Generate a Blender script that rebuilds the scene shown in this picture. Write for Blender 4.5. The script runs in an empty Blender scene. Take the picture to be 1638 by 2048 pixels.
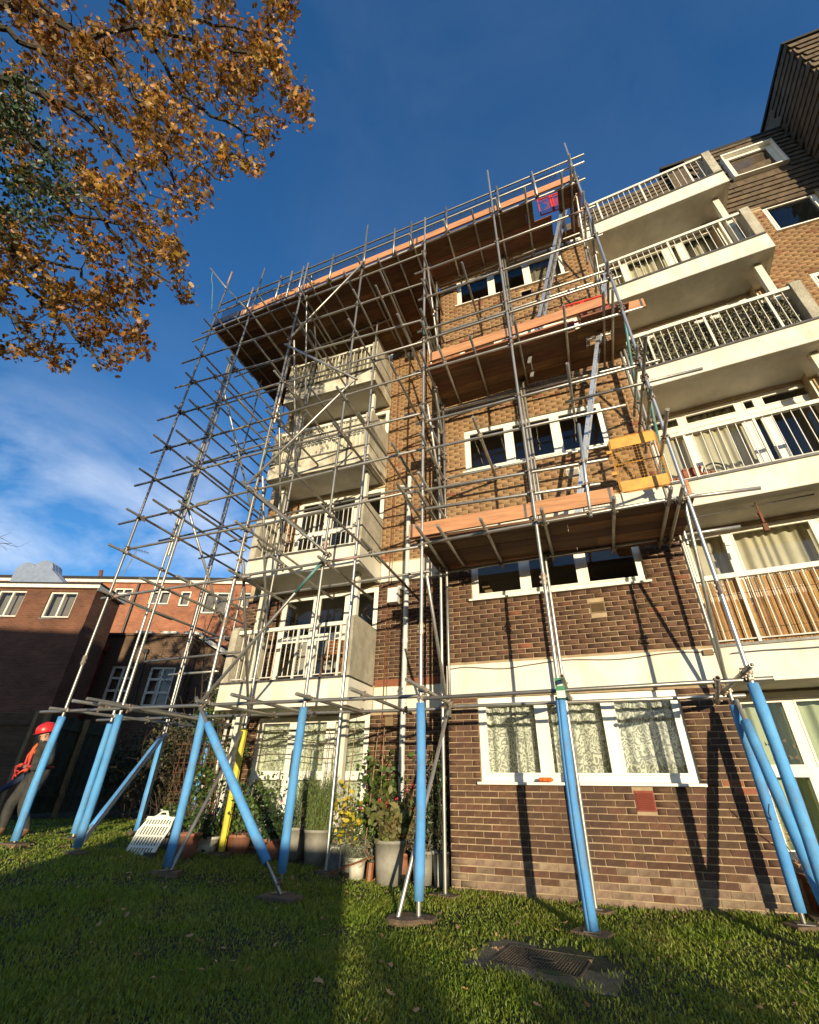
import bpy, bmesh, math, random
import numpy as np
from mathutils import Vector, Matrix
random.seed(7); rng = np.random.default_rng(7)
scene = bpy.context.scene
COL = scene.collection
rad = math.radians

# ---------------------------------------------------------------- camera
cam_d = bpy.data.cameras.new('camera'); cam = bpy.data.objects.new('camera', cam_d); COL.objects.link(cam)
YAW, PITCH, ROLL = rad(-19.666), rad(31.0155), rad(0.7978)
CAM = Vector((2.043, -7.166, 1.138))
fw = Vector((math.sin(YAW)*math.cos(PITCH), math.cos(YAW)*math.cos(PITCH), math.sin(PITCH)))
rt = Vector((math.cos(YAW), -math.sin(YAW), 0)); up = rt.cross(fw)
r2 = math.cos(ROLL)*rt + math.sin(ROLL)*up; u2 = -math.sin(ROLL)*rt + math.cos(ROLL)*up
cam.matrix_world = Matrix(((r2.x, u2.x, -fw.x, CAM.x), (r2.y, u2.y, -fw.y, CAM.y), (r2.z, u2.z, -fw.z, CAM.z), (0, 0, 0, 1)))
cam_d.sensor_fit = 'HORIZONTAL'; cam_d.sensor_width = 36; cam_d.lens = 36*913.163/1638
cam_d.shift_x = -18.88/1638; cam_d.shift_y = 5.12/1638
cam_d.clip_start = 0.05; cam_d.clip_end = 3000
scene.camera = cam
scene.render.resolution_x = 819; scene.render.resolution_y = 1024

# ---------------------------------------------------------------- light
SUN_TRAVEL = Vector((-0.5, 1.0, -0.105)).normalized()
EL = math.asin(-SUN_TRAVEL.z)
world = bpy.data.worlds.new('World'); scene.world = world; world.use_nodes = True
nt = world.node_tree; nt.nodes.clear()
def N(t, tree=None): return (tree or nt).nodes.new(t)
def Lk(a, b, tree=None): (tree or nt).links.new(a, b)
w_out = N('ShaderNodeOutputWorld'); bg = N('ShaderNodeBackground'); sky = N('ShaderNodeTexSky')
sky.sky_type = 'NISHITA'; sky.sun_disc = False; sky.sun_elevation = EL
sky.sun_rotation = math.atan2(-SUN_TRAVEL.x, -SUN_TRAVEL.y)
sky.altitude = 0; sky.air_density = 1.0; sky.dust_density = 0.3; sky.ozone_density = 3.0
bg.inputs['Strength'].default_value = 0.15
tc = N('ShaderNodeTexCoord'); sep = N('ShaderNodeSeparateXYZ'); Lk(tc.outputs['Generated'], sep.inputs[0])
mp = N('ShaderNodeMapping'); mp.inputs['Scale'].default_value = (1.0, 1.0, 1.9); Lk(tc.outputs['Generated'], mp.inputs[0])
cn = N('ShaderNodeTexNoise'); cn.inputs['Scale'].default_value = 3.1; cn.inputs['Detail'].default_value = 8; cn.inputs['Roughness'].default_value = 0.58
cn.inputs['Distortion'].default_value = 0.5
Lk(mp.outputs[0], cn.inputs['Vector'])
cr = N('ShaderNodeMapRange'); cr.inputs[1].default_value = 0.40; cr.inputs[2].default_value = 0.66; Lk(cn.outputs[0], cr.inputs[0])
el = N('ShaderNodeMapRange'); el.inputs[1].default_value = 0.62; el.inputs[2].default_value = 0.30; el.inputs[3].default_value = 0.02; el.inputs[4].default_value = 0.95
Lk(sep.outputs[2], el.inputs[0])
mul = N('ShaderNodeMath'); mul.operation = 'MULTIPLY'; Lk(cr.outputs[0], mul.inputs[0]); Lk(el.outputs[0], mul.inputs[1])
hs = N('ShaderNodeHueSaturation'); hs.inputs['Saturation'].default_value = 1.12; Lk(sky.outputs[0], hs.inputs['Color'])
tint = N('ShaderNodeMix'); tint.data_type = 'RGBA'; tint.blend_type = 'MULTIPLY'; tint.inputs[0].default_value = 1.0
Lk(hs.outputs[0], tint.inputs[6]); tint.inputs[7].default_value = (0.98, 1.10, 1.28, 1)
mixc = N('ShaderNodeMix'); mixc.data_type = 'RGBA'; Lk(mul.outputs[0], mixc.inputs[0]); Lk(tint.outputs[2], mixc.inputs[6])
mixc.inputs[7].default_value = (3.6, 4.0, 4.7, 1)
Lk(mixc.outputs[2], bg.inputs['Color']); Lk(bg.outputs[0], w_out.inputs[0])

sun_d = bpy.data.lights.new('sun', 'SUN'); sun = bpy.data.objects.new('sun', sun_d); COL.objects.link(sun)
sun_d.energy = 4.1; sun_d.angle = rad(0.5); sun_d.color = (1.0, 0.86, 0.61)
sun.rotation_euler = SUN_TRAVEL.to_track_quat('-Z', 'Y').to_euler(); sun.location = (20, -40, 20)
vs = scene.view_settings; vs.view_transform = 'Standard'; vs.look = 'None'; vs.exposure = 0.75; vs.gamma = 1.0; vs.use_curve_mapping = False
scene.cycles.max_bounces = 6; scene.cycles.transparent_max_bounces = 16; scene.cycles.sample_clamp_indirect = 6

# ---------------------------------------------------------------- materials
MATS = {}
def mat(name, col, rough=0.7, metal=0.0, noise=0.0, nscale=8.0, bump=0.0, bscale=40.0, rnd=0.0, island=False, col2=None, spec=None, trans=0.0, nstretch=None, detail=4.0, stain=0.0, scol=None, sscale=1.3, sstretch=(1,1,.35)):
    m = bpy.data.materials.new(name); m.use_nodes = True; t = m.node_tree; b = t.nodes['Principled BSDF']
    b.inputs['Roughness'].default_value = rough; b.inputs['Metallic'].default_value = metal
    if spec is not None: b.inputs['Specular IOR Level'].default_value = spec
    col = (*col, 1); tco = t.nodes.new('ShaderNodeTexCoord'); vec = tco.outputs['Object']
    if nstretch:
        mpn = t.nodes.new('ShaderNodeMapping'); mpn.inputs['Scale'].default_value = nstretch; t.links.new(vec, mpn.inputs[0]); vec = mpn.outputs[0]
    src = None
    if noise or col2:
        n = t.nodes.new('ShaderNodeTexNoise'); n.inputs['Scale'].default_value = nscale; n.inputs['Detail'].default_value = detail; n.inputs['Roughness'].default_value = 0.65
        t.links.new(vec, n.inputs['Vector'])
        mx = t.nodes.new('ShaderNodeMix'); mx.data_type = 'RGBA'
        mr = t.nodes.new('ShaderNodeMapRange'); mr.inputs[1].default_value = 0.35; mr.inputs[2].default_value = 0.65; t.links.new(n.outputs[0], mr.inputs[0])
        t.links.new(mr.outputs[0], mx.inputs[0]); mx.inputs[6].default_value = col
        mx.inputs[7].default_value = (*col2, 1) if col2 else tuple(c*(1-noise) for c in col[:3])+(1,)
        src = mx.outputs[2]
    if rnd:
        oi = t.nodes.new('ShaderNodeObjectInfo'); val = oi.outputs['Random']
        if island:
            g = t.nodes.new('ShaderNodeNewGeometry'); ad = t.nodes.new('ShaderNodeMath'); ad.operation = 'ADD'
            t.links.new(val, ad.inputs[0]); t.links.new(g.outputs['Random Per Island'], ad.inputs[1])
            fr = t.nodes.new('ShaderNodeMath'); fr.operation = 'FRACT'; t.links.new(ad.outputs[0], fr.inputs[0]); val = fr.outputs[0]
        hv = t.nodes.new('ShaderNodeHueSaturation')
        m1 = t.nodes.new('ShaderNodeMapRange'); m1.inputs[3].default_value = 1-rnd; m1.inputs[4].default_value = 1+rnd; t.links.new(val, m1.inputs[0])
        t.links.new(m1.outputs[0], hv.inputs['Value'])
        m2 = t.nodes.new('ShaderNodeMath'); m2.operation = 'MULTIPLY'; m2.inputs[1].default_value = 7.31; t.links.new(val, m2.inputs[0])
        m3 = t.nodes.new('ShaderNodeMath'); m3.operation = 'FRACT'; t.links.new(m2.outputs[0], m3.inputs[0])
        m4 = t.nodes.new('ShaderNodeMapRange'); m4.inputs[3].default_value = 0.5-0.035*rnd; m4.inputs[4].default_value = 0.5+0.035*rnd; t.links.new(m3.outputs[0], m4.inputs[0])
        t.links.new(m4.outputs[0], hv.inputs['Hue'])
        if src: t.links.new(src, hv.inputs['Color'])
        else: hv.inputs['Color'].default_value = col
        src = hv.outputs[0]
    if stain:
        gp = t.nodes.new('ShaderNodeNewGeometry'); sm_ = t.nodes.new('ShaderNodeMapping'); sm_.inputs['Scale'].default_value = sstretch; t.links.new(gp.outputs['Position'], sm_.inputs[0])
        sn_ = t.nodes.new('ShaderNodeTexNoise'); sn_.inputs['Scale'].default_value = sscale; sn_.inputs['Detail'].default_value = 9; sn_.inputs['Roughness'].default_value = .7; t.links.new(sm_.outputs[0], sn_.inputs['Vector'])
        sr_ = t.nodes.new('ShaderNodeMapRange'); sr_.inputs[1].default_value = .46; sr_.inputs[2].default_value = .70; sr_.inputs[3].default_value = 0; sr_.inputs[4].default_value = stain; t.links.new(sn_.outputs[0], sr_.inputs[0])
        sx_ = t.nodes.new('ShaderNodeMix'); sx_.data_type = 'RGBA'; t.links.new(sr_.outputs[0], sx_.inputs[0]); sx_.inputs[7].default_value = (*(scol or tuple(c*.4 for c in col[:3])), 1)
        if src: t.links.new(src, sx_.inputs[6])
        else: sx_.inputs[6].default_value = col
        src = sx_.outputs[2]
    if src: t.links.new(src, b.inputs['Base Color'])
    else: b.inputs['Base Color'].default_value = col
    if bump:
        n2 = t.nodes.new('ShaderNodeTexNoise'); n2.inputs['Scale'].default_value = bscale; n2.inputs['Detail'].default_value = 5; t.links.new(vec, n2.inputs['Vector'])
        bp = t.nodes.new('ShaderNodeBump'); bp.inputs['Strength'].default_value = bump; bp.inputs['Distance'].default_value = 0.02
        t.links.new(n2.outputs[0], bp.inputs['Height']); t.links.new(bp.outputs[0], b.inputs['Normal'])
    if trans:
        td = t.nodes.new('ShaderNodeBsdfTranslucent'); ms = t.nodes.new('ShaderNodeMixShader'); ms.inputs[0].default_value = trans
        if src: t.links.new(src, td.inputs['Color'])
        else: td.inputs['Color'].default_value = col
        t.links.new(b.outputs[0], ms.inputs[1]); t.links.new(td.outputs[0], ms.inputs[2]); t.links.new(ms.outputs[0], t.nodes['Material Output'].inputs[0])
    MATS[name] = m; return m
M = MATS
mat('brick_dark', (0.118, 0.055, 0.027), 0.85, noise=0.35, nscale=25, bump=0.35, bscale=120, rnd=0.30, island=True, stain=.75, scol=(.045,.026,.017), sscale=.9)
mat('brick_pale', (0.26, 0.185, 0.115), 0.9, col2=(0.15, 0.09, 0.06), nscale=9, bump=0.35, bscale=120, rnd=0.25, island=True, stain=.5, sscale=2)
mat('brick_tan', (0.31, 0.175, 0.075), 0.85, noise=0.25, nscale=25, bump=0.3, bscale=120, rnd=0.14, island=True, stain=.55, scol=(.19,.105,.05), sscale=.8)
mat('brick_orange', (0.24, 0.085, 0.038), 0.85, noise=0.25, nscale=30, bump=0.3, bscale=120, rnd=0.2, island=True)
mat('mortar_dark', (0.43, 0.315, 0.185), 0.95, noise=0.3, nscale=6, bump=0.3, bscale=150, stain=.7, scol=(.16,.11,.065), sscale=1.1)
mat('mortar_tan', (0.52, 0.39, 0.23), 0.95, noise=0.3, nscale=6, bump=0.3, bscale=150, stain=.6, scol=(.26,.18,.10), sscale=.9)
mat('cream_paint', (0.69, 0.66, 0.565), 0.75, col2=(0.62, 0.57, 0.45), nscale=2.5, bump=0.08, bscale=60, detail=8, stain=.55, scol=(.40,.34,.23), sscale=2.2, sstretch=(1,1,.22))
mat('cream_dirty', (0.66, 0.60, 0.46), 0.85, col2=(0.36, 0.32, 0.22), nscale=4.5, bump=0.15, bscale=60, detail=9, stain=.8, scol=(.20,.165,.10), sscale=2.6, sstretch=(1,1,.25))
mat('pebbledash', (0.50, 0.455, 0.35), 0.95, col2=(0.36, 0.32, 0.235), nscale=6, bump=1.0, bscale=55, detail=8, stain=.8, scol=(.22,.19,.125), sscale=2.0, sstretch=(1,1,.4))
mat('upvc', (0.80, 0.77, 0.66), 0.35, noise=0.06, nscale=3, stain=.3, scol=(.5,.46,.36), sscale=2.5)
mat('white_paint', (0.76, 0.73, 0.62), 0.5, noise=0.12, nscale=12, stain=.45, scol=(.34,.24,.13), sscale=9)
mat('soffit', (0.66, 0.62, 0.52), 0.8, noise=0.15, nscale=3, stain=.6, scol=(.36,.32,.25), sscale=1.2, sstretch=(1,1,1))
mat('steel', (0.42, 0.41, 0.38), 0.42, metal=0.75, col2=(0.30, 0.27, 0.22), nscale=5, bump=0.08, bscale=40, rnd=0.32, nstretch=(1, 1, 2.0))
mat('steel_dark', (0.16, 0.15, 0.135), 0.5, metal=0.7, noise=0.4, nscale=10)
mat('coupler_metal', (0.36, 0.33, 0.28), 0.5, metal=0.6, col2=(0.22, 0.13, 0.07), nscale=30, rnd=0.3)
mat('teal_paint', (0.03, 0.20, 0.20), 0.5, col2=(0.16, 0.20, 0.17), nscale=10)
mat('pink_paint', (0.42, 0.20, 0.18), 0.6, col2=(0.3, 0.26, 0.22), nscale=8)
mat('foam_blue', (0.060, 0.25, 0.53), 0.8, col2=(0.095, 0.30, 0.56), nscale=4, bump=0.15, bscale=25, rnd=0.10, detail=8, stain=.75, scol=(.11,.17,.24), sscale=7, sstretch=(1,1,.5))
mat('foam_yellow', (0.72, 0.58, 0.045), 0.75, noise=0.25, nscale=4, bump=0.15, bscale=25, stain=.6, scol=(.30,.25,.07), sscale=7)
mat('board_wood', (0.24, 0.110, 0.042), 0.8, col2=(0.11, 0.046, 0.019), nscale=3.5, bump=0.2, bscale=25, rnd=0.48, island=False, nstretch=(0.35, 8, 8), detail=7, stain=.7, scol=(.08,.035,.017), sscale=2.0, sstretch=(.5,2,1))
mat('toe_wood', (0.58, 0.27, 0.12), 0.75, col2=(0.36, 0.16, 0.07), nscale=3.0, bump=0.2, bscale=25, rnd=0.12, island=True, nstretch=(0.6, 8, 8), detail=7, stain=.55, scol=(.24,.12,.06), sscale=4, sstretch=(.5,1,2))
mat('sole_wood', (0.17, 0.11, 0.06), 0.9, col2=(0.09, 0.06, 0.035), nscale=9, bump=0.4, bscale=40)
mat('tile', (0.135, 0.092, 0.050), 0.9, col2=(0.075, 0.054, 0.032), nscale=7, bump=0.4, bscale=50, rnd=0.25)
mat('aluminium', (0.55, 0.56, 0.56), 0.38, metal=0.8, noise=0.15, nscale=12)
mat('gate_yellow', (0.68, 0.34, 0.05), 0.55, col2=(0.50, 0.24, 0.05), nscale=9)
mat('red_plastic', (0.62, 0.035, 0.015), 0.45, noise=0.2, nscale=10)
mat('guard_navy', (0.012, 0.016, 0.035), 0.6)
mat('terracotta', (0.31, 0.105, 0.05), 0.85, col2=(0.22, 0.085, 0.045), nscale=7, bump=0.15, stain=.6, scol=(.30,.2,.14), sscale=7)
mat('grey_pot', (0.31, 0.285, 0.225), 0.7, noise=0.3, nscale=5, stain=.6, sscale=6)
mat('white_pot', (0.60, 0.57, 0.47), 0.75, col2=(0.42, 0.38, 0.28), nscale=7, stain=.6, sscale=7)
mat('green_pot', (0.03, 0.14, 0.10), 0.45, noise=0.2)
mat('black_plastic', (0.015, 0.016, 0.015), 0.5)
mat('stone_grey', (0.20, 0.19, 0.16), 0.9, noise=0.5, nscale=9, bump=0.4)
mat('concrete', (0.19, 0.150, 0.098), 0.95, col2=(0.085, 0.078, 0.040), nscale=7, bump=0.6, bscale=60, detail=9)
mat('iron', (0.125, 0.090, 0.058), 0.7, metal=0.2, col2=(0.065, 0.05, 0.034), nscale=20, bump=0.3, bscale=80)
mat('moss', (0.07, 0.085, 0.02), 0.95, noise=0.4, nscale=15, bump=0.5)
mat('soil', (0.055, 0.036, 0.022), 0.95, noise=0.5, nscale=12, bump=0.6)
mat('grass_blade', (0.185, 0.265, 0.022), 0.5, col2=(0.27, 0.29, 0.045), nscale=1.2, rnd=0.42, island=True, trans=0.48)
mat('leaf_litter', (0.52, 0.30, 0.14), 0.8, rnd=0.35, island=True, trans=0.2)
mat('autumn_leaf', (0.43, 0.235, 0.036), 0.5, col2=(0.25, 0.105, 0.020), nscale=0.9, rnd=0.55, island=True, trans=0.40)
mat('leaf_green', (0.075, 0.125, 0.022), 0.5, rnd=0.45, island=True, trans=0.3)
mat('leaf_dark', (0.030, 0.055, 0.015), 0.45, rnd=0.45, island=True, trans=0.15)
mat('leaf_rosemary', (0.135, 0.175, 0.045), 0.6, rnd=0.35, island=True, trans=0.2)
mat('leaf_yellow', (0.55, 0.43, 0.03), 0.55, rnd=0.3, island=True, trans=0.35)
mat('leaf_silver', (0.22, 0.24, 0.15), 0.6, rnd=0.3, island=True, trans=0.2)
mat('leaf_olive', (0.130, 0.170, 0.042), 0.55, col2=(0.17, 0.115, 0.04), nscale=5, rnd=0.4, island=True, trans=0.25)
mat('flower_red', (0.35, 0.03, 0.035), 0.6, rnd=0.3, island=True)
mat('flower_pink', (0.55, 0.03, 0.10), 0.6, rnd=0.3, island=True)
mat('flower_white', (0.75, 0.72, 0.62), 0.6, rnd=0.15, island=True, trans=0.2)
mat('bramble', (0.070, 0.058, 0.022), 0.7, rnd=0.5, island=True, trans=0.15)
mat('bark', (0.055, 0.042, 0.028), 0.95, col2=(0.03, 0.025, 0.015), nscale=18, bump=0.8, bscale=40)
mat('twig', (0.10, 0.065, 0.045), 0.9, noise=0.3)
mat('cane', (0.34, 0.22, 0.12), 0.8, noise=0.3, nscale=15)
mat('reed', (0.46, 0.255, 0.085), 0.8, noise=0.3, nscale=9, rnd=0.38, island=True)
mat('ivy_screen', (0.19, 0.17, 0.10), 0.7, rnd=0.5, island=True)
mat('wood_brown', (0.25, 0.085, 0.025), 0.5, noise=0.4, nscale=10)
mat('fence_wood', (0.105, 0.058, 0.026), 0.9, noise=0.45, nscale=4, bump=0.3, rnd=0.25, island=True, nstretch=(1, 1, 5))
mat('fence_green', (0.035, 0.040, 0.022), 0.9, noise=0.4, nscale=4, bump=0.3, rnd=0.25, island=True)
mat('post_wood', (0.24, 0.155, 0.075), 0.85, noise=0.3, nscale=8)
mat('pipe_grey', (0.56, 0.58, 0.55), 0.45, noise=0.15, nscale=10)
mat('pipe_black', (0.02, 0.018, 0.016), 0.5)
mat('cable', (0.10, 0.075, 0.05), 0.7)
mat('rust', (0.17, 0.06, 0.025), 0.8, noise=0.4)
mat('duct_metal', (0.45, 0.46, 0.47), 0.35, metal=0.7, noise=0.2, nscale=4)
mat('red_paint', (0.24, 0.022, 0.018), 0.55, noise=0.2)
mat('vent_red', (0.22, 0.045, 0.024), 0.75, noise=0.2)
mat('vent_tan', (0.20, 0.13, 0.06), 0.8, noise=0.2)
mat('felt_black', (0.025, 0.023, 0.022), 0.9)
mat('room_dark', (0.36, 0.33, 0.28), 0.95)
mat('curtain_grey', (0.20, 0.17, 0.14), 0.9, noise=0.2)
mat('curtain_cream', (0.52, 0.47, 0.34), 0.9, noise=0.15, nscale=3)
mat('curtain_green', (0.42, 0.47, 0.31), 0.9, noise=0.15, nscale=3)
mat('box_white', (0.68, 0.65, 0.58), 0.7)
mat('orange_cloth', (0.72, 0.14, 0.015), 0.8, noise=0.2)
mat('jacket', (0.016, 0.016, 0.014), 0.9, col2=(0.045, 0.042, 0.034), nscale=9, bump=1.0, bscale=16)
mat('trousers', (0.024, 0.023, 0.020), 0.9, col2=(0.05, 0.046, 0.038), nscale=10, bump=1.0, bscale=18)
mat('jeans', (0.035, 0.05, 0.10), 0.9, noise=0.3)
mat('boots', (0.16, 0.085, 0.035), 0.8, noise=0.3)
mat('skin', (0.42, 0.23, 0.15), 0.55)
mat('beard', (0.035, 0.022, 0.014), 0.9)
mat('helmet_red', (0.55, 0.025, 0.022), 0.35, noise=0.12, nscale=8)
mat('harness_red', (0.45, 0.03, 0.025), 0.7)
mat('glove_red', (0.62, 0.07, 0.035), 0.7)
mat('carton_green', (0.03, 0.19, 0.09), 0.6)
mat('carton_white', (0.65, 0.62, 0.52), 0.6)
mat('hedge_far', (0.05, 0.06, 0.02), 0.8, rnd=0.4, island=True)
mat('shed_wood', (0.2, 0.13, 0.07), 0.9, noise=0.3)
def glass_mat():
    m = bpy.data.materials.new('glass'); m.use_nodes = True; t = m.node_tree; t.nodes.clear()
    o = t.nodes.new('ShaderNodeOutputMaterial'); mx = t.nodes.new('ShaderNodeMixShader'); tr = t.nodes.new('ShaderNodeBsdfTransparent'); gl = t.nodes.new('ShaderNodeBsdfGlossy')
    gl.inputs['Roughness'].default_value = 0.02; gl.inputs['Color'].default_value = (0.95, 0.93, 0.90, 1); tr.inputs['Color'].default_value = (0.86, 0.88, 0.86, 1)
    fr = t.nodes.new('ShaderNodeFresnel'); fr.inputs['IOR'].default_value = 1.6
    t.links.new(fr.outputs[0], mx.inputs[0]); t.links.new(tr.outputs[0], mx.inputs[1]); t.links.new(gl.outputs[0], mx.inputs[2]); t.links.new(mx.outputs[0], o.inputs[0])
    M['glass'] = m
glass_mat()
def lace_mat(name, lace, back_alpha, scale):
    m = bpy.data.materials.new(name); m.use_nodes = True; t = m.node_tree; b = t.nodes['Principled BSDF']
    tco = t.nodes.new('ShaderNodeTexCoord'); b.inputs['Roughness'].default_value = 0.9
    n = t.nodes.new('ShaderNodeTexNoise'); n.inputs['Scale'].default_value = 7; n.inputs['Detail'].default_value = 1.5; t.links.new(tco.outputs['Object'], n.inputs['Vector'])
    vm = t.nodes.new('ShaderNodeVectorMath'); vm.operation = 'MULTIPLY_ADD'; vm.inputs[1].default_value = (0.22, 0.22, 0.22)
    t.links.new(n.outputs['Color'], vm.inputs[0]); t.links.new(tco.outputs['Object'], vm.inputs[2])
    v = t.nodes.new('ShaderNodeTexVoronoi'); v.inputs['Scale'].default_value = scale; t.links.new(vm.outputs[0], v.inputs['Vector'])
    mm = t.nodes.new('ShaderNodeMath'); mm.operation = 'MULTIPLY'; mm.inputs[1].default_value = 17; t.links.new(v.outputs['Distance'], mm.inputs[0])
    sn = t.nodes.new('ShaderNodeMath'); sn.operation = 'SINE'; t.links.new(mm.outputs[0], sn.inputs[0])
    mr = t.nodes.new('ShaderNodeMapRange'); mr.inputs[1].default_value = -0.25; mr.inputs[2].default_value = 0.15; mr.inputs[3].default_value = back_alpha; mr.inputs[4].default_value = 0.96
    t.links.new(sn.outputs[0], mr.inputs[0]); t.links.new(mr.outputs[0], b.inputs['Alpha']); b.inputs['Base Color'].default_value = (*lace, 1)
    M[name] = m
lace_mat('lace', (0.66, 0.66, 0.56), 0.42, 10.5)
lace_mat('lace_green', (0.60, 0.62, 0.46), 0.55, 8.0)
def brick_tex(name, c1, c2, mort, scale, rough=0.9):
    m = bpy.data.materials.new(name); m.use_nodes = True; t = m.node_tree; b = t.nodes['Principled BSDF']; b.inputs['Roughness'].default_value = rough
    g = t.nodes.new('ShaderNodeUVMap'); br = t.nodes.new('ShaderNodeTexBrick'); br.inputs['Scale'].default_value = 1.0
    br.inputs['Color1'].default_value = (*c1, 1); br.inputs['Color2'].default_value = (*c2, 1); br.inputs['Mortar'].default_value = (*mort, 1)
    br.inputs['Brick Width'].default_value = 0.225; br.inputs['Row Height'].default_value = 0.075; br.inputs['Mortar Size'].default_value = 0.008
    t.links.new(g.outputs[0], br.inputs['Vector'])
    n = t.nodes.new('ShaderNodeTexNoise'); n.inputs['Scale'].default_value = 1.1; n.inputs['Detail'].default_value = 6; t.links.new(g.outputs[0], n.inputs['Vector'])
    mx = t.nodes.new('ShaderNodeMix'); mx.data_type = 'RGBA'; mx.blend_type = 'MULTIPLY'; mx.inputs[0].default_value = 0.6
    t.links.new(br.outputs['Color'], mx.inputs[6]); rp = t.nodes.new('ShaderNodeMapRange'); rp.inputs[1].default_value = .3; rp.inputs[2].default_value = .7; rp.inputs[3].default_value = .45; rp.inputs[4].default_value = 1.25
    t.links.new(n.outputs[0], rp.inputs[0]); t.links.new(rp.outputs[0], mx.inputs[7]); t.links.new(mx.outputs[2], b.inputs['Base Color'])
    bp = t.nodes.new('ShaderNodeBump'); bp.inputs['Strength'].default_value = 0.5; bp.inputs['Distance'].default_value = 0.01; t.links.new(br.outputs['Fac'], bp.inputs['Height']); bp.invert = True
    t.links.new(bp.outputs[0], b.inputs['Normal']); M[name] = m
brick_tex('brick_red_far', (0.36, 0.115, 0.045), (0.26, 0.07, 0.03), (0.33, 0.22, 0.14), 1)
brick_tex('brick_brown_far', (0.17, 0.062, 0.030), (0.12, 0.040, 0.020), (0.15, 0.09, 0.05), 1)
brick_tex('brick_mid_far', (0.12, 0.062, 0.034), (0.085, 0.045, 0.026), (0.16, 0.12, 0.07), 1)
# lawn ground: soil and thatch under the blades, with bare patches
def lawn_mat():
    m = bpy.data.materials.new('lawn_ground'); m.use_nodes = True; t = m.node_tree; b = t.nodes['Principled BSDF']; b.inputs['Roughness'].default_value = 1.0
    tco = t.nodes.new('ShaderNodeTexCoord'); n = t.nodes.new('ShaderNodeTexNoise'); n.inputs['Scale'].default_value = 1.3; n.inputs['Detail'].default_value = 8; n.inputs['Roughness'].default_value = .7
    n2 = t.nodes.new('ShaderNodeTexNoise'); n2.inputs['Scale'].default_value = 45; n2.inputs['Detail'].default_value = 4
    t.links.new(tco.outputs['Object'], n.inputs['Vector']); t.links.new(tco.outputs['Object'], n2.inputs['Vector'])
    r = t.nodes.new('ShaderNodeValToRGB'); r.color_ramp.elements[0].position = .38; r.color_ramp.elements[0].color = (.042, .034, .016, 1); r.color_ramp.elements[1].position = .58; r.color_ramp.elements[1].color = (.045, .062, .014, 1)
    t.links.new(n.outputs[0], r.inputs[0]); mx = t.nodes.new('ShaderNodeMix'); mx.data_type = 'RGBA'; mx.blend_type = 'MULTIPLY'; mx.inputs[0].default_value = .8
    t.links.new(r.outputs[0], mx.inputs[6]); t.links.new(n2.outputs['Color'], mx.inputs[7]); t.links.new(mx.outputs[2], b.inputs['Base Color'])
    bp = t.nodes.new('ShaderNodeBump'); bp.inputs['Strength'].default_value = .8; bp.inputs['Distance'].default_value = .03; t.links.new(n2.outputs[0], bp.inputs['Height']); t.links.new(bp.outputs[0], b.inputs['Normal'])
    M['lawn_ground'] = m
lawn_mat()

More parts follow.
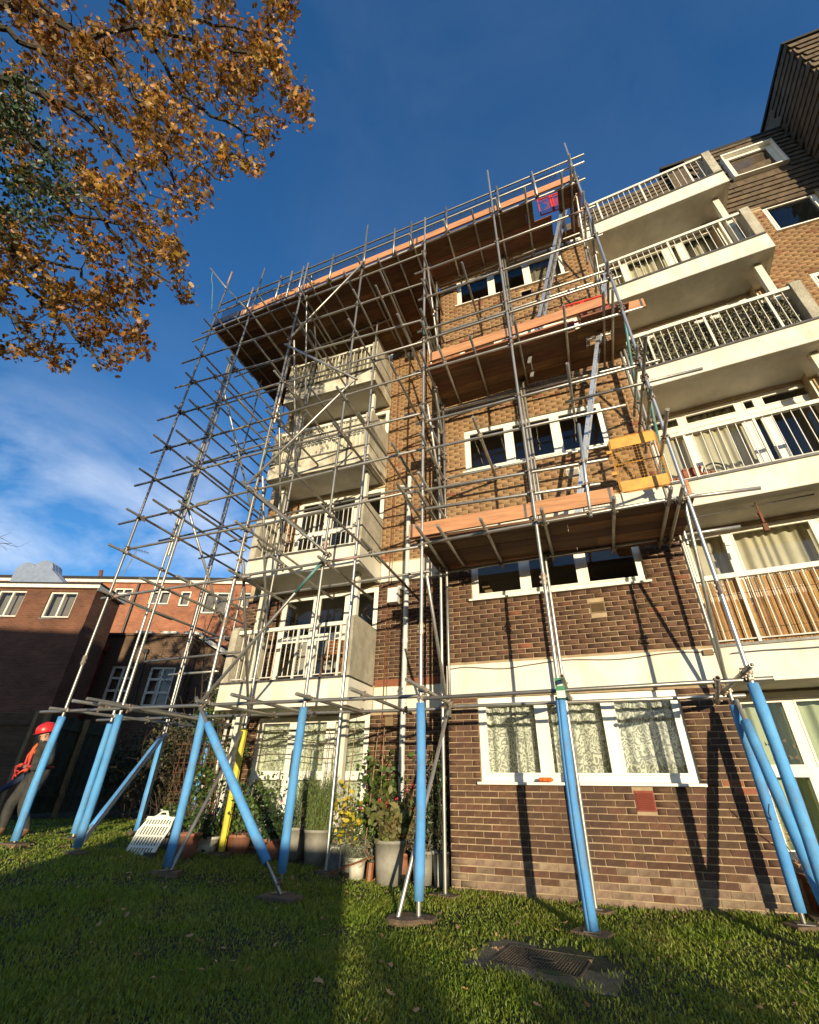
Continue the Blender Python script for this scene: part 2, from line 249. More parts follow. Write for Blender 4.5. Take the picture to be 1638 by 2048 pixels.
# ---------------------------------------------------------------- builders
def ident(p): return p
class MB:
    """collects faces in a local frame (T maps it to the world) and links them as one mesh object"""
    def __init__(s, T=None): s.v = []; s.f = []; s.mi = []; s.T = T or ident; s.cur = 0
    def add(s, vs, fs):
        o = len(s.v); s.v += [tuple(s.T(tuple(p))) for p in vs]; s.f += [tuple(i+o for i in f) for f in fs]; s.mi += [s.cur]*len(fs); return s
    def box(s, x0, x1, y0, y1, z0, z1):
        return s.add([(x0,y0,z0),(x1,y0,z0),(x1,y1,z0),(x0,y1,z0),(x0,y0,z1),(x1,y0,z1),(x1,y1,z1),(x0,y1,z1)],
                     [(3,2,1,0),(4,5,6,7),(0,1,5,4),(1,2,6,5),(2,3,7,6),(3,0,4,7)])
    def quad(s, a, b, c, d): return s.add([a,b,c,d], [(0,1,2,3)])
    def tube(s, a, b, r, n=10, r2=None, caps=True):
        a = Vector(a); b = Vector(b); d = b-a
        if d.length < 1e-6: return s
        q = d.to_track_quat('Z', 'Y'); r2 = r if r2 is None else r2; vs = []
        for k in range(n):
            t = 2*math.pi*k/n; e = q @ Vector((math.cos(t), math.sin(t), 0)); vs += [a+e*r, b+e*r2]
        fs = [(2*k, 2*((k+1)%n), 2*((k+1)%n)+1, 2*k+1) for k in range(n)]
        if caps: fs += [tuple(2*k for k in range(n-1,-1,-1)), tuple(2*k+1 for k in range(n))]
        return s.add(vs, fs)
    def path(s, pts, r, n=6, taper=None):
        m = len(pts)
        for i in range(m-1):
            ra = r if not taper else r+(taper-r)*i/(m-1); rb = r if not taper else r+(taper-r)*(i+1)/(m-1)
            s.tube(pts[i], pts[i+1], ra, n, rb, caps=(i in (0, m-2)))
        return s
    def prism(s, poly, d):      # polygon (3-D points) pushed along vector d
        n = len(poly); d = Vector(d); vs = [Vector(p) for p in poly]+[Vector(p)+d for p in poly]
        return s.add(vs, [tuple(range(n-1,-1,-1)), tuple(range(n, 2*n))]+[(i,(i+1)%n,n+(i+1)%n,n+i) for i in range(n)])
    def lathe(s, c, prof, n=20):
        c = Vector(c); vs = []
        for (r, z) in prof:
            for k in range(n):
                t = 2*math.pi*k/n; vs.append((c.x+r*math.cos(t), c.y+r*math.sin(t), c.z+z))
        fs = [(i*n+k, i*n+(k+1)%n, (i+1)*n+(k+1)%n, (i+1)*n+k) for i in range(len(prof)-1) for k in range(n)]
        return s.add(vs, fs)
    def build(s, name, m, parent=None, kind=None, label=None, smooth=False, uv=None, bevel=0):
        me = bpy.data.meshes.new(name); off = world_loc(parent)
        me.from_pydata([(p[0]-off[0], p[1]-off[1], p[2]-off[2]) for p in s.v], [], s.f); me.update()
        ms = m if isinstance(m, (list, tuple)) else [m]
        for x in ms: me.materials.append(M[x])
        if len(ms) > 1: me.polygons.foreach_set('material_index', s.mi)
        if smooth: me.polygons.foreach_set('use_smooth', [True]*len(me.polygons))
        if uv: box_uv(me, uv)
        o = bpy.data.objects.new(name, me); COL.objects.link(o)
        if parent: o.parent = parent
        if kind: o['kind'] = kind
        if label: o['label'] = label
        if bevel:
            bm = o.modifiers.new('b', 'BEVEL'); bm.width = bevel; bm.segments = 2; bm.limit_method = 'ANGLE'
        return o
def world_loc(o):
    v = Vector((0,0,0))
    while o: v = v+o.location; o = o.parent
    return v
def box_uv(me, rot):
    c, sn = rot; uvl = me.uv_layers.new(name='UVMap'); co = me.vertices
    for p in me.polygons:
        nrm = p.normal; along = abs(nrm.x*(-sn)+nrm.y*c) >= abs(nrm.x*c+nrm.y*sn)
        for li in p.loop_indices:
            v = co[me.loops[li].vertex_index].co; a = v.x*c+v.y*sn; b = -v.x*sn+v.y*c
            uvl.data[li].uv = ((a if along else b), v.z) if abs(nrm.z) < .8 else (a, b)
def thing(name, label, cat, loc=(0,0,0), group=None):
    o = bpy.data.objects.new(name, None); COL.objects.link(o); o.location = loc; o.empty_display_size = .2
    o['label'] = label; o['category'] = cat
    if group: o['group'] = group
    return o
def tag(o, label, cat, group=None):
    o['label'] = label; o['category'] = cat
    if group: o['group'] = group
    return o
def inst(name, me, parent, loc, rot=None, scale=None, mtx=None):
    o = bpy.data.objects.new(name, me); COL.objects.link(o); o.parent = parent
    if mtx is not None: o.matrix_basis = mtx
    else:
        o.location = Vector(loc)-world_loc(parent)
        if rot: o.rotation_euler = rot
        if scale: o.scale = scale
    return o
def np_mesh(name, verts, faces_n, nv, m, parent=None, kind=None, smooth=False):
    """verts (k*nv,3) in k pieces of nv vertices; faces_n index tuples within a piece (all same length)"""
    k = len(verts)//nv; fl = len(faces_n[0]); F = (np.array(faces_n)[None]+np.arange(k)[:,None,None]*nv).reshape(-1)
    off = np.array(world_loc(parent)); me = bpy.data.meshes.new(name)
    me.vertices.add(len(verts)); me.vertices.foreach_set('co', (verts-off).astype(np.float32).ravel())
    nf = len(F)//fl; me.loops.add(len(F)); me.loops.foreach_set('vertex_index', F.astype(np.int32))
    me.polygons.add(nf); me.polygons.foreach_set('loop_start', np.arange(0, len(F), fl, dtype=np.int32))
    me.update(calc_edges=True); me.materials.append(M[m])
    if smooth: me.polygons.foreach_set('use_smooth', np.ones(nf, bool))
    o = bpy.data.objects.new(name, me); COL.objects.link(o)
    if parent: o.parent = parent
    if kind: o['kind'] = kind
    return o
def rand_rot(k, up_bias=0.0):
    q = rng.normal(size=(k,4)); q /= np.linalg.norm(q, axis=1)[:,None]; w,x,y,z = q.T
    return np.stack([np.stack([1-2*(y*y+z*z),2*(x*y-z*w),2*(x*z+y*w)],-1),np.stack([2*(x*y+z*w),1-2*(x*x+z*z),2*(y*z-x*w)],-1),np.stack([2*(x*z-y*w),2*(y*z+x*w),1-2*(x*x+y*y)],-1)],1)
LEAF_OVAL = np.array([(0,-.5,0),(.22,-.25,.05),(.28,.1,.07),(0,.5,-.03),(-.28,.1,.07),(-.22,-.25,.05)]); OVAL_F = [(0,1,2,3),(0,3,4,5)]
LEAF_OAK = np.array([(0,-.5,0),(.09,-.28,.02),(.26,-.2,.06),(.14,-.05,.02),(.33,.08,.08),(.17,.2,.02),(.22,.36,.05),(0,.5,-.02),(-.22,.36,.05),(-.17,.2,.02),(-.33,.08,.08),(-.14,-.05,.02),(-.26,-.2,.06),(-.09,-.28,.02)])
OAK_F = [(0,1,13,0),(1,2,3,13),(13,3,11,12),(3,4,5,11),(11,5,9,10),(5,6,7,9),(9,7,8,9)]
OAK_F = [(0,1,13),(1,2,3),(1,3,13),(13,3,11),(13,11,12),(3,4,5),(3,5,11),(11,5,9),(11,9,10),(5,6,7),(5,7,9),(9,7,8)]
LEAF_LONG = np.array([(0,-.5,0),(.06,-.1,.02),(0,.5,-.06),(-.06,-.1,.02)]); LONG_F = [(0,1,2,3)]
def leaves(name, pts, size, m, parent=None, kind='stuff', shape='oval', jitter=.35, flat=None, R=None):
    sh, F = dict(oval=(LEAF_OVAL, OVAL_F), oak=(LEAF_OAK, OAK_F), long=(LEAF_LONG, LONG_F))[shape]
    pts = np.asarray(pts, float); k = len(pts)
    if R is None: R = rand_rot(k)
    s = size*(1+jitter*rng.uniform(-1,1,k)); L = sh[None]*s[:,None,None]
    if shape == 'oak': L = L*np.array([1,1,1])+np.stack([np.zeros((k,14)),np.zeros((k,14)),rng.uniform(-.9,.9,(k,1))*(L[:,:,1]**2)/s[:,None]],-1)
    V = np.einsum('kij,knj->kni', R, L)
    if flat: V[:,:,2] *= flat
    V += pts[:,None,:]
    return np_mesh(name, V.reshape(-1,3), F, len(sh), m, parent, kind)
def blob_pts(k, c, r, shell=.0):
    p = rng.normal(size=(k,3)); p /= np.linalg.norm(p,axis=1)[:,None]; rr = rng.uniform(shell,1,k)**(1/2.2)
    return np.array(c)+p*rr[:,None]*np.array(r)
def gz(x, y):
    """height of the lawn"""
    t = np.clip((-np.asarray(x)-.2)/6.0, 0, 1); return .37*t*t*(3-2*t)*.6+.37*t*.4+.012*np.sin(np.asarray(x)*2.1+1)*np.cos(np.asarray(y)*1.7)
gzf = lambda x, y: float(gz(x, y))

# ================================================================ ground
def build_ground():
    xs = np.concatenate([[-400,-120,-60,-40,-30,-24,-20,-17], np.arange(-15,8.01,.35), [10,13,17,22,30,60,120,400]]); ys = np.concatenate([[-400,-120,-60,-30,-20,-15,-11,-9], np.arange(-8,4.01,.35), [6,9,13,18,25,40,80,200,500]])
    X, Y = np.meshgrid(xs, ys); Z = gz(X, Y); nx, ny = len(xs), len(ys)
    me = bpy.data.meshes.new('ground'); me.from_pydata(np.stack([X,Y,Z],-1).reshape(-1,3).tolist(), [], [(j*nx+i,j*nx+i+1,(j+1)*nx+i+1,(j+1)*nx+i) for j in range(ny-1) for i in range(nx-1)])
    me.materials.append(M['lawn_ground']); me.polygons.foreach_set('use_smooth', [True]*len(me.polygons))
    o = bpy.data.objects.new('ground', me); COL.objects.link(o); o['kind'] = 'structure'
build_ground()

# ================================================================ the block of flats
HS = 2.625
flats = thing('apartment_building', 'tall block of flats in brown and tan brick with cream balconies, behind the scaffolding', 'building', (0, 0, 0))
BRICK_ALL = {}          # material -> list of (centre, half-length axis, half-depth axis, half height)
NEAR = []
def brick_mat_for(z, upper=5.2):
    r = rng.random()
    if z < .36: return 'brick_pale' if r < (.95 if z < .2 else .55) else 'brick_dark'
    if z < upper: return 'brick_orange' if r < .012 else 'brick_dark'
    return 'brick_orange' if r < .02 else 'brick_tan'
def wall(name, o, ud, nd, w, z0, z1, holes, reveal=.11, brick_z=None, upper=5.2, near=False, extra_skip=()):
    """sheet of mortar with openings, plus its bricks. o = start point, ud = direction along, nd = outward normal"""
    ud = Vector(ud); nd = Vector(nd); o = Vector(o); mt = 'mortar'
    us = sorted({0, w, *[h[0] for h in holes], *[h[1] for h in holes]}); zs = sorted({z0, z1, *([upper] if z0 < upper < z1 else []), *[h[2] for h in holes], *[h[3] for h in holes]})
    b = MB(); inh = lambda u, z: any(h[0] < u < h[1] and h[2] < z < h[3] for h in holes)
    P = lambda u, z, d=0: o+ud*u+nd*d+Vector((0,0,z))
    for i in range(len(us)-1):
        for j in range(len(zs)-1):
            if not inh((us[i]+us[i+1])/2, (zs[j]+zs[j+1])/2):
                b.cur = 0 if (zs[j]+zs[j+1])/2 < upper else 1
                b.quad(P(us[i],zs[j]), P(us[i+1],zs[j]), P(us[i+1],zs[j+1]), P(us[i],zs[j+1]))
    for h in holes:
        b.cur = 0 if h[2] < upper else 1; r = -reveal
        b.quad(P(h[0],h[2]),P(h[0],h[2],r),P(h[0],h[3],r),P(h[0],h[3])); b.quad(P(h[1],h[2],r),P(h[1],h[2]),P(h[1],h[3]),P(h[1],h[3],r))
        b.quad(P(h[0],h[3]),P(h[0],h[3],r),P(h[1],h[3],r),P(h[1],h[3])); b.quad(P(h[0],h[2],r),P(h[0],h[2]),P(h[1],h[2]),P(h[1],h[2],r))
    wo = b.build(name, ['mortar_dark', 'mortar_tan'], flats)
    bz = brick_z or [(z0, z1)]
    for k in range(int(math.floor(z0/.075)), int(z1/.075)+1):
        zc = k*.075+.0375
        if not any(a-.001 <= zc-.0325 and zc+.0325 <= c+.001 for a, c in bz): continue
        segs = [(0, w)]
        for h in list(holes)+list(extra_skip):
            if h[2] < zc+.03 and h[3] > zc-.03:
                segs = [s for (a, c) in segs for s in ((a, min(c, h[0])), (max(a, h[1]), c)) if s[1]-s[0] > .03]
        for a, c in segs:
            u = a-(.1125 if k % 2 else 0)-((a % .225) if a > 0 else 0)
            while u < c:
                ua = max(u+.005, a+.002); ub = min(u+.22, c-.002)
                if ub-ua > .035:
                    pr = .008+rng.normal()*.0012; m = brick_mat_for(zc, upper)
                    cc = P((ua+ub)/2, zc+rng.normal()*.0008, pr-.015)
                    full = abs((ub-ua)-.215) < .003
                    if near and full and zc < 2.4: NEAR.append((( cc-CAM).length, m, cc))
                    else: BRICK_ALL.setdefault(m, []).append((cc, ud*((ub-ua)/2), nd*.015, .0325))
                u += .225
    return wo
def window(T, x0, x1, z0, z1, lights=3, y=.045, fr=.082, sill=True, parent=flats, cols=None, transom=None, name='window', m='upvc', curtain=None, fold=.02, cy=.16, cz0=None, cz1=None, cov=(0,1)):
    f = MB(T); y0, y1 = y, y+.07
    f.box(x0, x1, y0, y1, z0, z0+fr); f.box(x0, x1, y0, y1, z1-fr, z1)
    f.box(x0, x0+fr, y0+.001, y1, z0+fr, z1-fr); f.box(x1-fr, x1, y0+.001, y1, z0+fr, z1-fr)
    xs = cols or [x0+(x1-x0)*k/lights for k in range(lights+1)]
    for xm in xs[1:-1]: f.box(xm-fr*.75, xm+fr*.75, y0-.004, y1, z0+fr, z1-fr)
    zsp = [z0+fr, z1-fr]
    if transom:
        for tz in transom: f.box(x0+fr, x1-fr, y0-.002, y1, tz-.045, tz+.045)
        zsp = [z0+fr]+[q for tz in transom for q in (tz-.045, tz+.045)]+[z1-fr]
    panes = []
    for i in range(len(xs)-1):
        a = xs[i]+(fr if i == 0 else fr*.75); c = xs[i+1]-(fr if i == len(xs)-2 else fr*.75)
        for j in range(0, len(zsp), 2):
            panes.append((a, c, zsp[j], zsp[j+1]))
            g = .028                                                 # opening sash inside the frame
            for (p, q, r_, s_) in ((a, c, zsp[j], zsp[j]+g), (a, c, zsp[j+1]-g, zsp[j+1]), (a, a+g, zsp[j]+g, zsp[j+1]-g), (c-g, c, zsp[j]+g, zsp[j+1]-g)):
                f.box(p, q, y0-.012, y0+.03, r_, s_)
    fo = f.build(name, m, parent, bevel=.004)
    for (a, c, p, q) in panes:
        MB(T).quad((a, y0+.035, p), (c, y0+.035, p), (c, y0+.035, q), (a, y0+.035, q)).build('pane', 'glass', fo)
    if sill: MB(T).box(x0-.045, x1+.045, y-.115, y+.02, z0-.035, z0-.002).build('sill', 'upvc', fo, bevel=.006)
    if curtain:
        a = x0+(x1-x0)*cov[0]; c = x0+(x1-x0)*cov[1]; n = int((c-a)/.02); cb = MB(T); zt = z1 if cz1 is None else cz1; zb = z0 if cz0 is None else cz0
        ys = [y+cy+fold*math.sin(i*.9+1.5*math.sin(i*.21))+rng.normal()*.002 for i in range(n+1)]
        cb.add([q for i in range(n+1) for q in ((a+(c-a)*i/n, ys[i], zb), (a+(c-a)*i/n, ys[i], zt))], [(2*i, 2*i+2, 2*i+3, 2*i+1) for i in range(n)])
        cb.build('curtain', curtain, fo, smooth=True)
    return fo
# --- front bay (faces the lawn)
XL, XR, ZS, ZT = .452, 3.157, 1.236, 2.324
bay_holes = [(XL, XR, ZS+HS*n, ZT+HS*n) for n in range(5)]
bands = [(2.36, 2.81), (4.985, 5.435)]
skipb = [(0, 3.73, *z) for z in bands]+[(2.37, 2.60, .93, 1.16), (2.27, 2.49, 3.44, 3.62), (2.3, 2.53, 5.98, 6.14), (2.05, 2.3, 11.4, 11.56)]
wall('bay_wall', (0, 0, 0), (1,0,0), (0,-1,0), 3.73, -.2, 13.0, bay_holes, near=True, extra_skip=skipb, brick_z=[(-.08, 13)])
wall('bay_side_wall', (0, 1.35, 0), (0,-1,0), (-1,0,0), 1.35, -.2, 13.0, [], extra_skip=[(0, 1.35, *z) for z in bands], brick_z=[(-.05, 13)])
wall('bay_return_wall', (3.73, 0, 0), (0,1,0), (1,0,0), 1.0, -.2, 13.0, [], brick_z=[(-.05, 13)])
for k, (a, c) in enumerate(bands):
    b = MB(); b.box(-.012, 3.742, -.022, .02, a, c); b.box(-.012, .02, .02, 1.34, a, c); b.build('fascia_band', 'cream_paint', flats)
T0 = ident
for n in range(5):
    z = HS*n
    if n == 0: w0 = window(T0, XL, XR, ZS, ZT, 3, curtain='lace', cz0=ZS-.05, cz1=ZT+.05, fold=.025)
    elif n == 4: w4 = window(T0, XL, XR, ZS+z, ZT+z, 3, curtain='curtain_grey', cov=(.66, 1))
    else: window(T0, XL, XR, ZS+z, ZT+z, 3, sill=(n > 1) or True)
# lintel trim over the top window
lt = MB()
for i in range(9):
    lt.box(.02+i*.41, .02+i*.41+.36, -.05, -.01, ZT+4*HS+.03, ZT+4*HS+.16)
lt.build('trim_strip', 'white_paint', flats)
# air vents
def vent(name, x0, x1, z0, z1, m, T=T0, vertical=False):
    b = MB(T); b.box(x0, x1, -.012, .01, z0, z1); n = 8
    for i in range(n):
        zz = z0+.02+(z1-z0-.04)*i/n; b.add([(x0+.015,-.013,zz+(z1-z0)*.09),(x1-.015,-.013,zz+(z1-z0)*.09),(x1-.015,-.030,zz),(x0+.015,-.030,zz),(x0+.015,-.013,zz),(x1-.015,-.013,zz)], [(3,2,1,0),(4,5,2,3)])
    return b.build(name, m, flats)
vent('air_vent', 2.375, 2.595, .935, 1.155, 'vent_red'); vent('air_vent', 2.275, 2.485, 3.445, 3.615, 'vent_tan')
vent('air_vent', 2.305, 2.525, 5.985, 6.135, 'box_white'); vent('air_vent', 2.055, 2.295, 11.405, 11.555, 'pipe_black')
# things standing inside the first-floor window, seen through the glass
o = MB().box(1.06, 1.22, .28, .38, 3.9, 4.02).build('box_on_sill', 'box_white', flats); tag(o, 'small white box on the inner sill of the first-floor window under the lowest platform', 'box'); o.parent = None
o = MB().box(2.42, 2.75, .3, .5, 3.9, 4.09).build('cushion', 'box_white', flats, bevel=.04); tag(o, 'pale rounded cushion in the right light of the first-floor window', 'cushion'); o.parent = None
b = MB(); b.prism([(.52,.3,4.3),(.66,.3,4.3),(.84,.3,3.9),(.72,.3,3.9)], (0,.03,0)); o = b.build('board', 'post_wood', flats); tag(o, 'leaning wooden board inside the left light of the first-floor window', 'board'); o.parent = None
# orange bundle on the ground-floor sill
b = MB(); 
for i in range(7): b.lathe((1.27+.02*i, -.10+.012*math.sin(i*2), ZS+.0), [(.0,.0),(.035,.012),(.042,.03),(.02,.05),(0,.055)], 8)
o = b.build('cloth_bundle', 'orange_cloth', None, smooth=True); tag(o, 'crumpled orange packet on the white sill of the ground-floor lace window', 'packet')
# --- recessed left facade
YF = 1.35
lh = [(-4.42+5.3, -1.92+5.3, .5, 2.345)]+[(-4.32+5.3, -1.90+5.3, 2.83+HS*n, 4.92+HS*n) for n in range(4)]
wall('side_facade_wall', (-5.3, YF, 0), (1,0,0), (0,-1,0), 5.3, -.2, 12.7, lh, extra_skip=[(3.4, 5.3, *z) for z in bands]+[(0, 3.42, 2.36+HS*n, 2.84+HS*n) for n in range(4)], brick_z=[(-.05, 12.6)])
for a, c in bands: MB().box(-1.86, -.02, YF-.02, YF+.02, a, c).build('fascia_band', 'cream_paint', flats)
MB().box(-1.86, -.014, YF-.016, YF+.012, 2.83, 2.95).build('red_course', 'brick_orange', flats)
wall('gable_wall', (-5.3, 9, 0), (0,-1,0), (-1,0,0), 7.65, -.2, 12.7, [], brick_z=[(3, 12)])
TL = lambda p: (p[0], YF+p[1], p[2])
# ground-floor patio door and its glazed side panels
pd = window(TL, -4.42, -1.92, .5, 2.345, y=.03, cols=[-4.42, -3.58, -2.75, -1.92], transom=[1.33], fr=.085, sill=True, name='patio_door', curtain='lace_green', cz0=.5, cz1=2.35, fold=.012)
b = MB(TL); b.tube((-3.70,-.03,1.42),(-3.70,-.03,1.20),.012,6); b.tube((-3.70,-.03,1.36),(-3.62,-.05,1.36),.01,6); b.build('door_handle', 'steel', pd)
b = MB(TL); b.tube((-3.50,-.03,1.75),(-3.50,-.03,1.30),.012,6); b.build('grab_rail', 'steel_dark', pd)
for n in range(4):
    z = HS*n
    d = window(TL, -4.32, -1.90, 2.83+z, 4.92+z, y=.03, cols=[-4.32+.0, -3.42, -2.62, -1.90], transom=[3.92+z], fr=.085, sill=False, name='balcony_door', curtain=None if n < 2 else 'curtain_cream', fold=.02, cov=(.0,1) if n > 1 else (0,1))
# --- balconies
def balcony(T, n, x0, x1, depth, lp=True, rp=True, dirty=False, post=True, rail_z=1.02, seed=0, gap=.112):
    zt = 2.81+HS*n; zb = 2.36+HS*n; cm = 'cream_dirty' if dirty else 'cream_paint'
    bo = MB(T); bo.cur = 0; bo.box(x0, x1, 0, .09, zb, zt)                               # front fascia
    bo.box(x0, x0+.07, .09, depth, zb, zt); bo.box(x1-.07, x1, .09, depth, zb, zt)
    bo.cur = 1; bo.box(x0+.07, x1-.07, .09, depth, zb+.035, zt-.12)
    bal = bo.build('balcony', [cm, 'soffit'], flats)
    MB(T).box(x0+.02, x1-.02, -.03, .10, zt+.001, zt+.035).build('coping', 'stone_grey' if dirty else 'steel_dark', bal)
    MB(T).box(x0+.06, x1-.06, -.006, -.001, zb+.012, zb+.03).build('drip_strip', 'white_paint', bal)
    for s, on in ((0, lp), (1, rp)):
        if not on: continue
        xa, xb = ((x0, x0+.16) if s == 0 else (x1-.16, x1)); za, zc = zt+.036, zt+1.16
        p = MB(T); prof = [(0.0, za), (0.0, zc-.10), (.08, zc), (.22, zc-.005), (depth, zc-.02), (depth, za)]
        p.prism([(xa, y, z) for y, z in prof], (xb-xa, 0, 0)); p.build('side_panel', 'pebbledash' if not dirty else ['pebbledash'], bal)
    xa = x0+(.17 if lp else .02); xb = x1-(.17 if rp else .02); zr = zt+rail_z
    MB(T).box(xa, xb, .03, .10, zr-.045, zr+.03).build('handrail', 'white_paint', bal, bevel=.004)
    MB(T).tube((xa, .065, zt+.10), (xb, .065, zt+.10), .010, 6).build('bottom_rail', 'white_paint', bal)
    me = None; k = int((xb-xa)/gap)
    for i in range(1, k):
        x = xa+(xb-xa)*i/k; big = (i % 8 == 4)
        if big: MB(T).box(x-.018, x+.018, .045, .085, zt+.036, zr-.046).build('post', 'white_paint', bal)
        else:
            o = MB(T).tube((x, .065, zt+.10), (x, .065, zr-.046), .0085, 6, caps=False).build('baluster', 'white_paint', bal)
    return bal
TB = lambda p: (p[0], .3+p[1], p[2])
for n in range(4): 
    balcony(TB, n, -4.66, -1.89, 1.04, dirty=(n >= 2))
    zt, zb = 2.81+HS*n, 2.36+HS*n
# support posts between the left balconies
for n in range(0, 4):
    zlo = 2.81+HS*(n-1)+1.17 if n else .0; zhi = 2.36+HS*n
    for x in (-4.42, -2.14):
        MB(TB).box(x-.055, x+.055, .42, .53, zlo if n else .6, zhi+.03).build('support_post', 'cream_paint', flats)
AR = rad(-5.3); cA, sA = math.cos(AR), math.sin(AR)
TR = lambda p: (3.76+p[0]*cA-p[1]*sA, -.02+p[0]*sA+p[1]*cA, p[2])
for n in range(5):
    balcony(TR, n, .0, 3.10, .95, lp=False, rp=True, dirty=False, rail_z=1.0, gap=.122)
    if n > 0:
        zlo = 2.81+HS*(n-1)+1.17; MB(TR).box(2.78, 2.90, .30, .42, zlo-1.1, 2.36+HS*n+.03).build('support_post', 'cream_paint', flats)
# recessed wall behind the right balconies: windows and doors on every floor
wp = TR((0,.95,0)); wq = TR((3.1,.95,0)); ud = Vector((cA, sA, 0)); nd = Vector((sA, -cA, 0))
rh = [(.12, 2.95, .45 if n == 0 else 2.83+HS*(n-1), 2.33+HS*n) for n in range(5)]
wall('recess_wall', wp, ud, nd, 3.1, -.2, 13.3, rh, brick_z=[(0, .0)])
TRW = lambda p: TR((p[0], p[1]+.95, p[2]))
for n in range(5):
    z0 = rh[n][2]; z1 = rh[n][3]
    window(TRW, .12, 2.95, z0, z1, y=.03, cols=[.12, .78, 1.75, 2.05, 2.95] if n != 1 else [.12, .80, 2.0, 2.95], transom=[z0+.95] if n != 2 else [z1-.35], fr=.07, sill=False, name='balcony_window',
           curtain='curtain_green' if n == 0 else 'curtain_cream', fold=.03, cy=.22, cov=(0, .62) if n == 2 else (0, 1))
MB(TR).box(.0, 3.1, .93, .949, 2.3, 2.36).build('head_trim', 'cream_paint', flats)
# --- right facade, mansard and projecting wing
rfh = [(.72, 1.78, ZS+HS*n, ZT+HS*n) for n in range(2, 5)]
wall('right_facade_wall', (6.88, .5, 0), (1,0,0), (0,-1,0), 2.32, -.2, 12.78, rfh, brick_z=[(7.5, 12.72)])
TRF = lambda p: (6.88+p[0], .5+p[1], p[2])
for n in range(2, 5): window(TRF, .72, 1.78, ZS+HS*n, ZT+HS*n, 1, sill=True, curtain=None)
MB(TRF).quad((-.25,.5,0),(-.25,0,0),(-.25,0,12.78),(-.25,.5,12.78)).build('return_wall', 'mortar_tan', flats)
mb = MB(TRF); mb.quad((-3.5,.75,12.9),(2.32,.03,12.79),(2.32,.38,16.15),(-.4,.45,16.05)); 
ms = MB(); ms.quad((6.4,.56,12.79),(9.2,.53,12.79),(9.2,.70,16.15),(6.4,.72,15.9)); ms.build('mansard_slope', 'tile', flats)
ms = MB(TR); ms.quad((-.2,1.0,13.3),(3.0,.98,13.3),(3.0,1.16,15.95),(-.2,1.18,15.85)); ms.build('mansard_slope', 'tile', flats)
# tiles: one small plate shared by all of them
tm = MB(); tm.add([(-.105,0,0),(.105,0,0),(.105,-.012,.0),(-.105,-.012,0),(-.105,.004,.26),(.105,.004,.26)], [(0,1,2,3),(3,2,5,4)])
tm.add([(-.105,-.045,0),(.105,-.045,0),(.105,-.006,.26),(-.105,-.006,.26),(-.105,0,0),(.105,0,0)], [(0,1,2,3),(4,5,1,0)])
to = tm.build('roof_tile', 'tile', flats); TILE = to.data; bpy.data.objects.remove(to)
def tile_field(o, ud, upv, w, h, skip=(), row=.2, tw=.215):
    o, ud, upv = Vector(o), Vector(ud).normalized(), Vector(upv).normalized(); nn = upv.cross(ud)  # local +y points into the roof
    k = 0; z = 0
    while z < h-.05:
        u = (tw/2 if k % 2 else 0)+tw/2
        while u < w:
            if not any(a < u < c and p < z+.1 < q for a, c, p, q in skip):
                pos = o+ud*u+upv*z; yv = -(ud.cross(upv)); mtx = Matrix(((ud.x, yv.x, upv.x, pos.x), (ud.y, yv.y, upv.y, pos.y), (ud.z, yv.z, upv.z, pos.z), (0,0,0,1)))
                j = Matrix.Rotation(rng.normal()*.012, 4, 'Y') @ Matrix.Rotation(rng.normal()*.01, 4, 'X')
                inst('roof_tile', TILE, flats, None, mtx=mtx @ j)
            u += tw
        z += row; k += 1
tile_field((6.88,.54,12.76), (1,0,0), (0,.15,3.37), 2.34, 3.35, skip=[(.62, 1.9, 1.3, 2.85)])
tile_field(TR((0,.96,13.32)), (cA,sA,0), (.0,.17,2.6), 3.0, 2.6, row=.2)
TMW = lambda p: (6.88+p[0], .57+p[1], p[2])
dw = window(TMW, .72, 1.80, 14.36, 15.44, 1, y=.04, fr=.085, sill=True, name='dormer_window')
b = MB(TMW); b.box(.68, .719, -.06, .3, 14.33, 15.48); b.box(1.801, 1.84, -.06, .3, 14.33, 15.48); b.box(.68, 1.84, -.07, .3, 15.441, 15.50); b.build('dormer_surround', 'upvc', dw)
MB().box(6.3, 9.25, .66, .98, 16.12, 16.22).build('roof_edge', 'felt_black', flats)
# wing: tile-hung, standing forward at the far right
wg = MB(); wg.box(9.2, 13.5, -.72, 4, 0, 17.05); wg.build('wing_wall', 'tile', flats)
wg = MB(); wg.box(9.14, 13.56, -.78, 4.02, 17.051, 17.14); wg.build('roof_edge', 'felt_black', flats)
tile_field((9.19,.6,12.6), (0,-1,0), (0,0,1), 1.30, 4.45, row=.22)
tile_field((9.22,-.73,15.0), (1,0,0), (0,0,1), 2.6, 2.0, row=.22)
# --- shell behind the walls: floors, back, sides, flat roof
sh = MB()
for n in range(1, 6): sh.box(-5.2, 9.1, 1.95, 8.9, 2.45+HS*(n-1), 2.78+HS*(n-1)); sh.box(.05, 3.6, .4, 1.949, 2.45+HS*(n-1), 2.78+HS*(n-1))
sh.box(-5.28, 9.1, 8.9, 9.0, 0, 13.2); sh.box(-.02, .03, 1.36, 8.89, 0, 13); sh.box(3.65, 3.70, 1.0, 8.89, 0, 13); sh.box(6.75, 6.8, 1.0, 8.89, 0, 13)
sh.box(-5.2, 9.1, 3.6, 3.7, 0, 12.9)
sh.build('inner_structure', 'room_dark', flats)
rf = MB(); rf.box(-5.36, 3.78, 1.30, 9.05, 12.701, 12.85); rf.box(-.03, 3.76, -.04, 1.299, 13.001, 13.1); rf.box(3.2, 9.3, 1.5, 9.05, 15.3, 15.4); rf.build('roof_deck', 'felt_black', flats)
